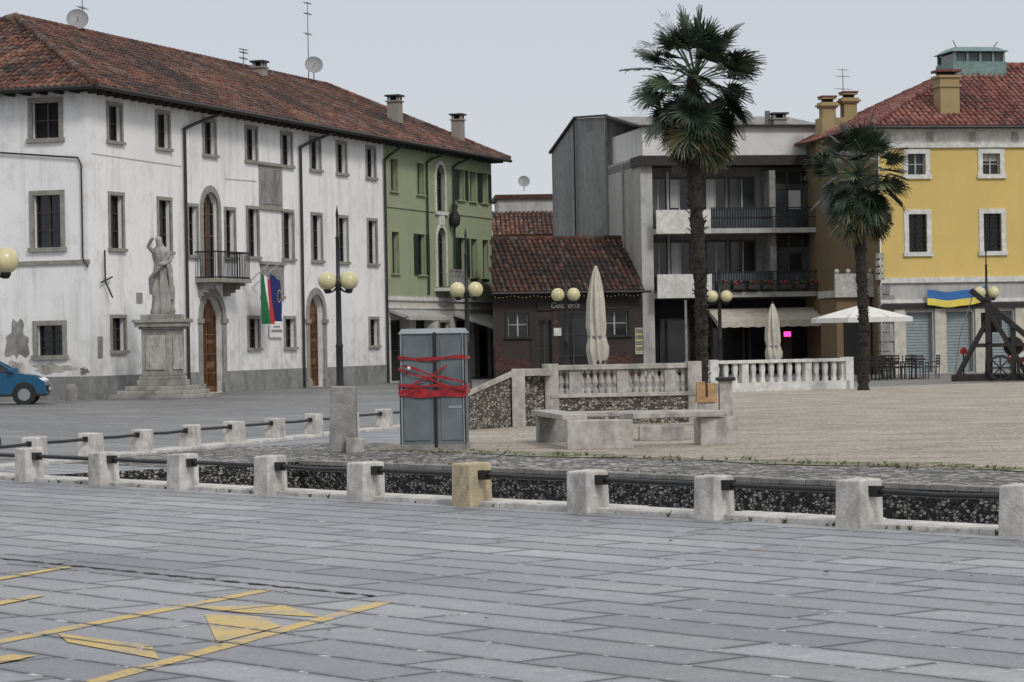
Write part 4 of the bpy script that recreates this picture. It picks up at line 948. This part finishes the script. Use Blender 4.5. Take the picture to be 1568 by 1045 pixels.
for y in(-.735,.735):
    P.beam((.97,y*1.07,1.0),(.2,y*.89,1.44),.06,.06,'carb'); P.beam((-.4,y*1.07,1.0),(-.4,y*.89,1.44),.07,.05,'carb'); P.beam((-1.8,y*1.07,1.0),(-1.45,y*.89,1.44),.1,.08,'carb')
P.box(1.9,1.97,-.5,.5,.38,.58,'tyre'); P.box(1.955,1.985,-.22,.22,.42,.53,'flw'); P.box(-1.9,1.9,-.845,.845,.26,.34,'tyre')
for y in(-.65,.65): P.lathe((1.72,y,.72),[(.02,-.09),(.17,-.04),(.18,.03),(.08,.1)],10,'lightm'); P.lathe((.85,y*1.45,1.05),[(.03,-.08),(.09,-.04),(.09,.05),(.03,.08)],8,'carb')
for x in(-1.25,1.25):
    for s in(-1,1): P.cyl((x,s*.80,.33),(x,s*.846,.33),.37,.37,20,'tyre')
P.done(E,bevel=.02); Wl=Part('wheels')
for x in(-1.25,1.25):
    for y in(-.8,.8):
        s=1 if y>0 else -1; Wl.cyl((x,y-.11,.31),(x,y+.11,.31),.31,.31,24,'tyre'); Wl.cyl((x,y+s*.1,.31),(x,y+s*.12,.31),.2,.19,12,'rim')
Wl.done(E)
# ================================================================== WORLD, LIGHT, CAMERA
w=bpy.data.worlds.new('World'); sc.world=w; w.use_nodes=True; nt=w.node_tree
bg=nt.nodes['Background']; sky=N(nt,'ShaderNodeTexSky'); sky.sky_type='NISHITA'; sky.sun_disc=False
sky.sun_elevation=R(42); sky.sun_rotation=R(150); sky.air_density=1.2; sky.dust_density=3
tc=N(nt,'ShaderNodeTexCoord'); sp=N(nt,'ShaderNodeSeparateXYZ'); nt.links.new(tc.outputs['Generated'],sp.inputs[0])
gr_=N(nt,'ShaderNodeValToRGB'); e=gr_.color_ramp.elements; e[0].position=0; e[0].color=c4((.70,.72,.755)); e[1].position=.14; e[1].color=c4((.575,.615,.685))
x=gr_.color_ramp.elements.new(.6); x.color=c4((.86,.87,.89))
nt.links.new(sp.outputs[2],gr_.inputs[0])
sc10=N(nt,'ShaderNodeVectorMath',operation='SCALE'); nt.links.new(gr_.outputs[0],sc10.inputs[0]); sc10.inputs['Scale'].default_value=10.3
mx=mix(nt,.9,sky.outputs[0],sc10.outputs[0]); nt.links.new(mx,bg.inputs[0]); bg.inputs[1].default_value=.1
sl_=bpy.data.lights.new('sun','SUN'); sl_.energy=1.5; sl_.angle=R(12); sl_.color=(1,.98,.95); so=bpy.data.objects.new('sun',sl_); COL.objects.link(so)
az=R(150); el=R(42); sd=Vector((math.sin(az)*math.cos(el),math.cos(az)*math.cos(el),math.sin(el)))
so.rotation_euler=sd.to_track_quat('Z','Y').to_euler()
cd=bpy.data.cameras.new('camera'); co=bpy.data.objects.new('camera',cd); COL.objects.link(co); co.location=(0,0,1.7); co.rotation_euler=(R(90),.018,0)
cd.sensor_width=36; cd.lens=91.8; cd.clip_end=5000; sc.camera=co
sc.view_settings.view_transform='Standard'; sc.view_settings.look='None'; sc.view_settings.exposure=0
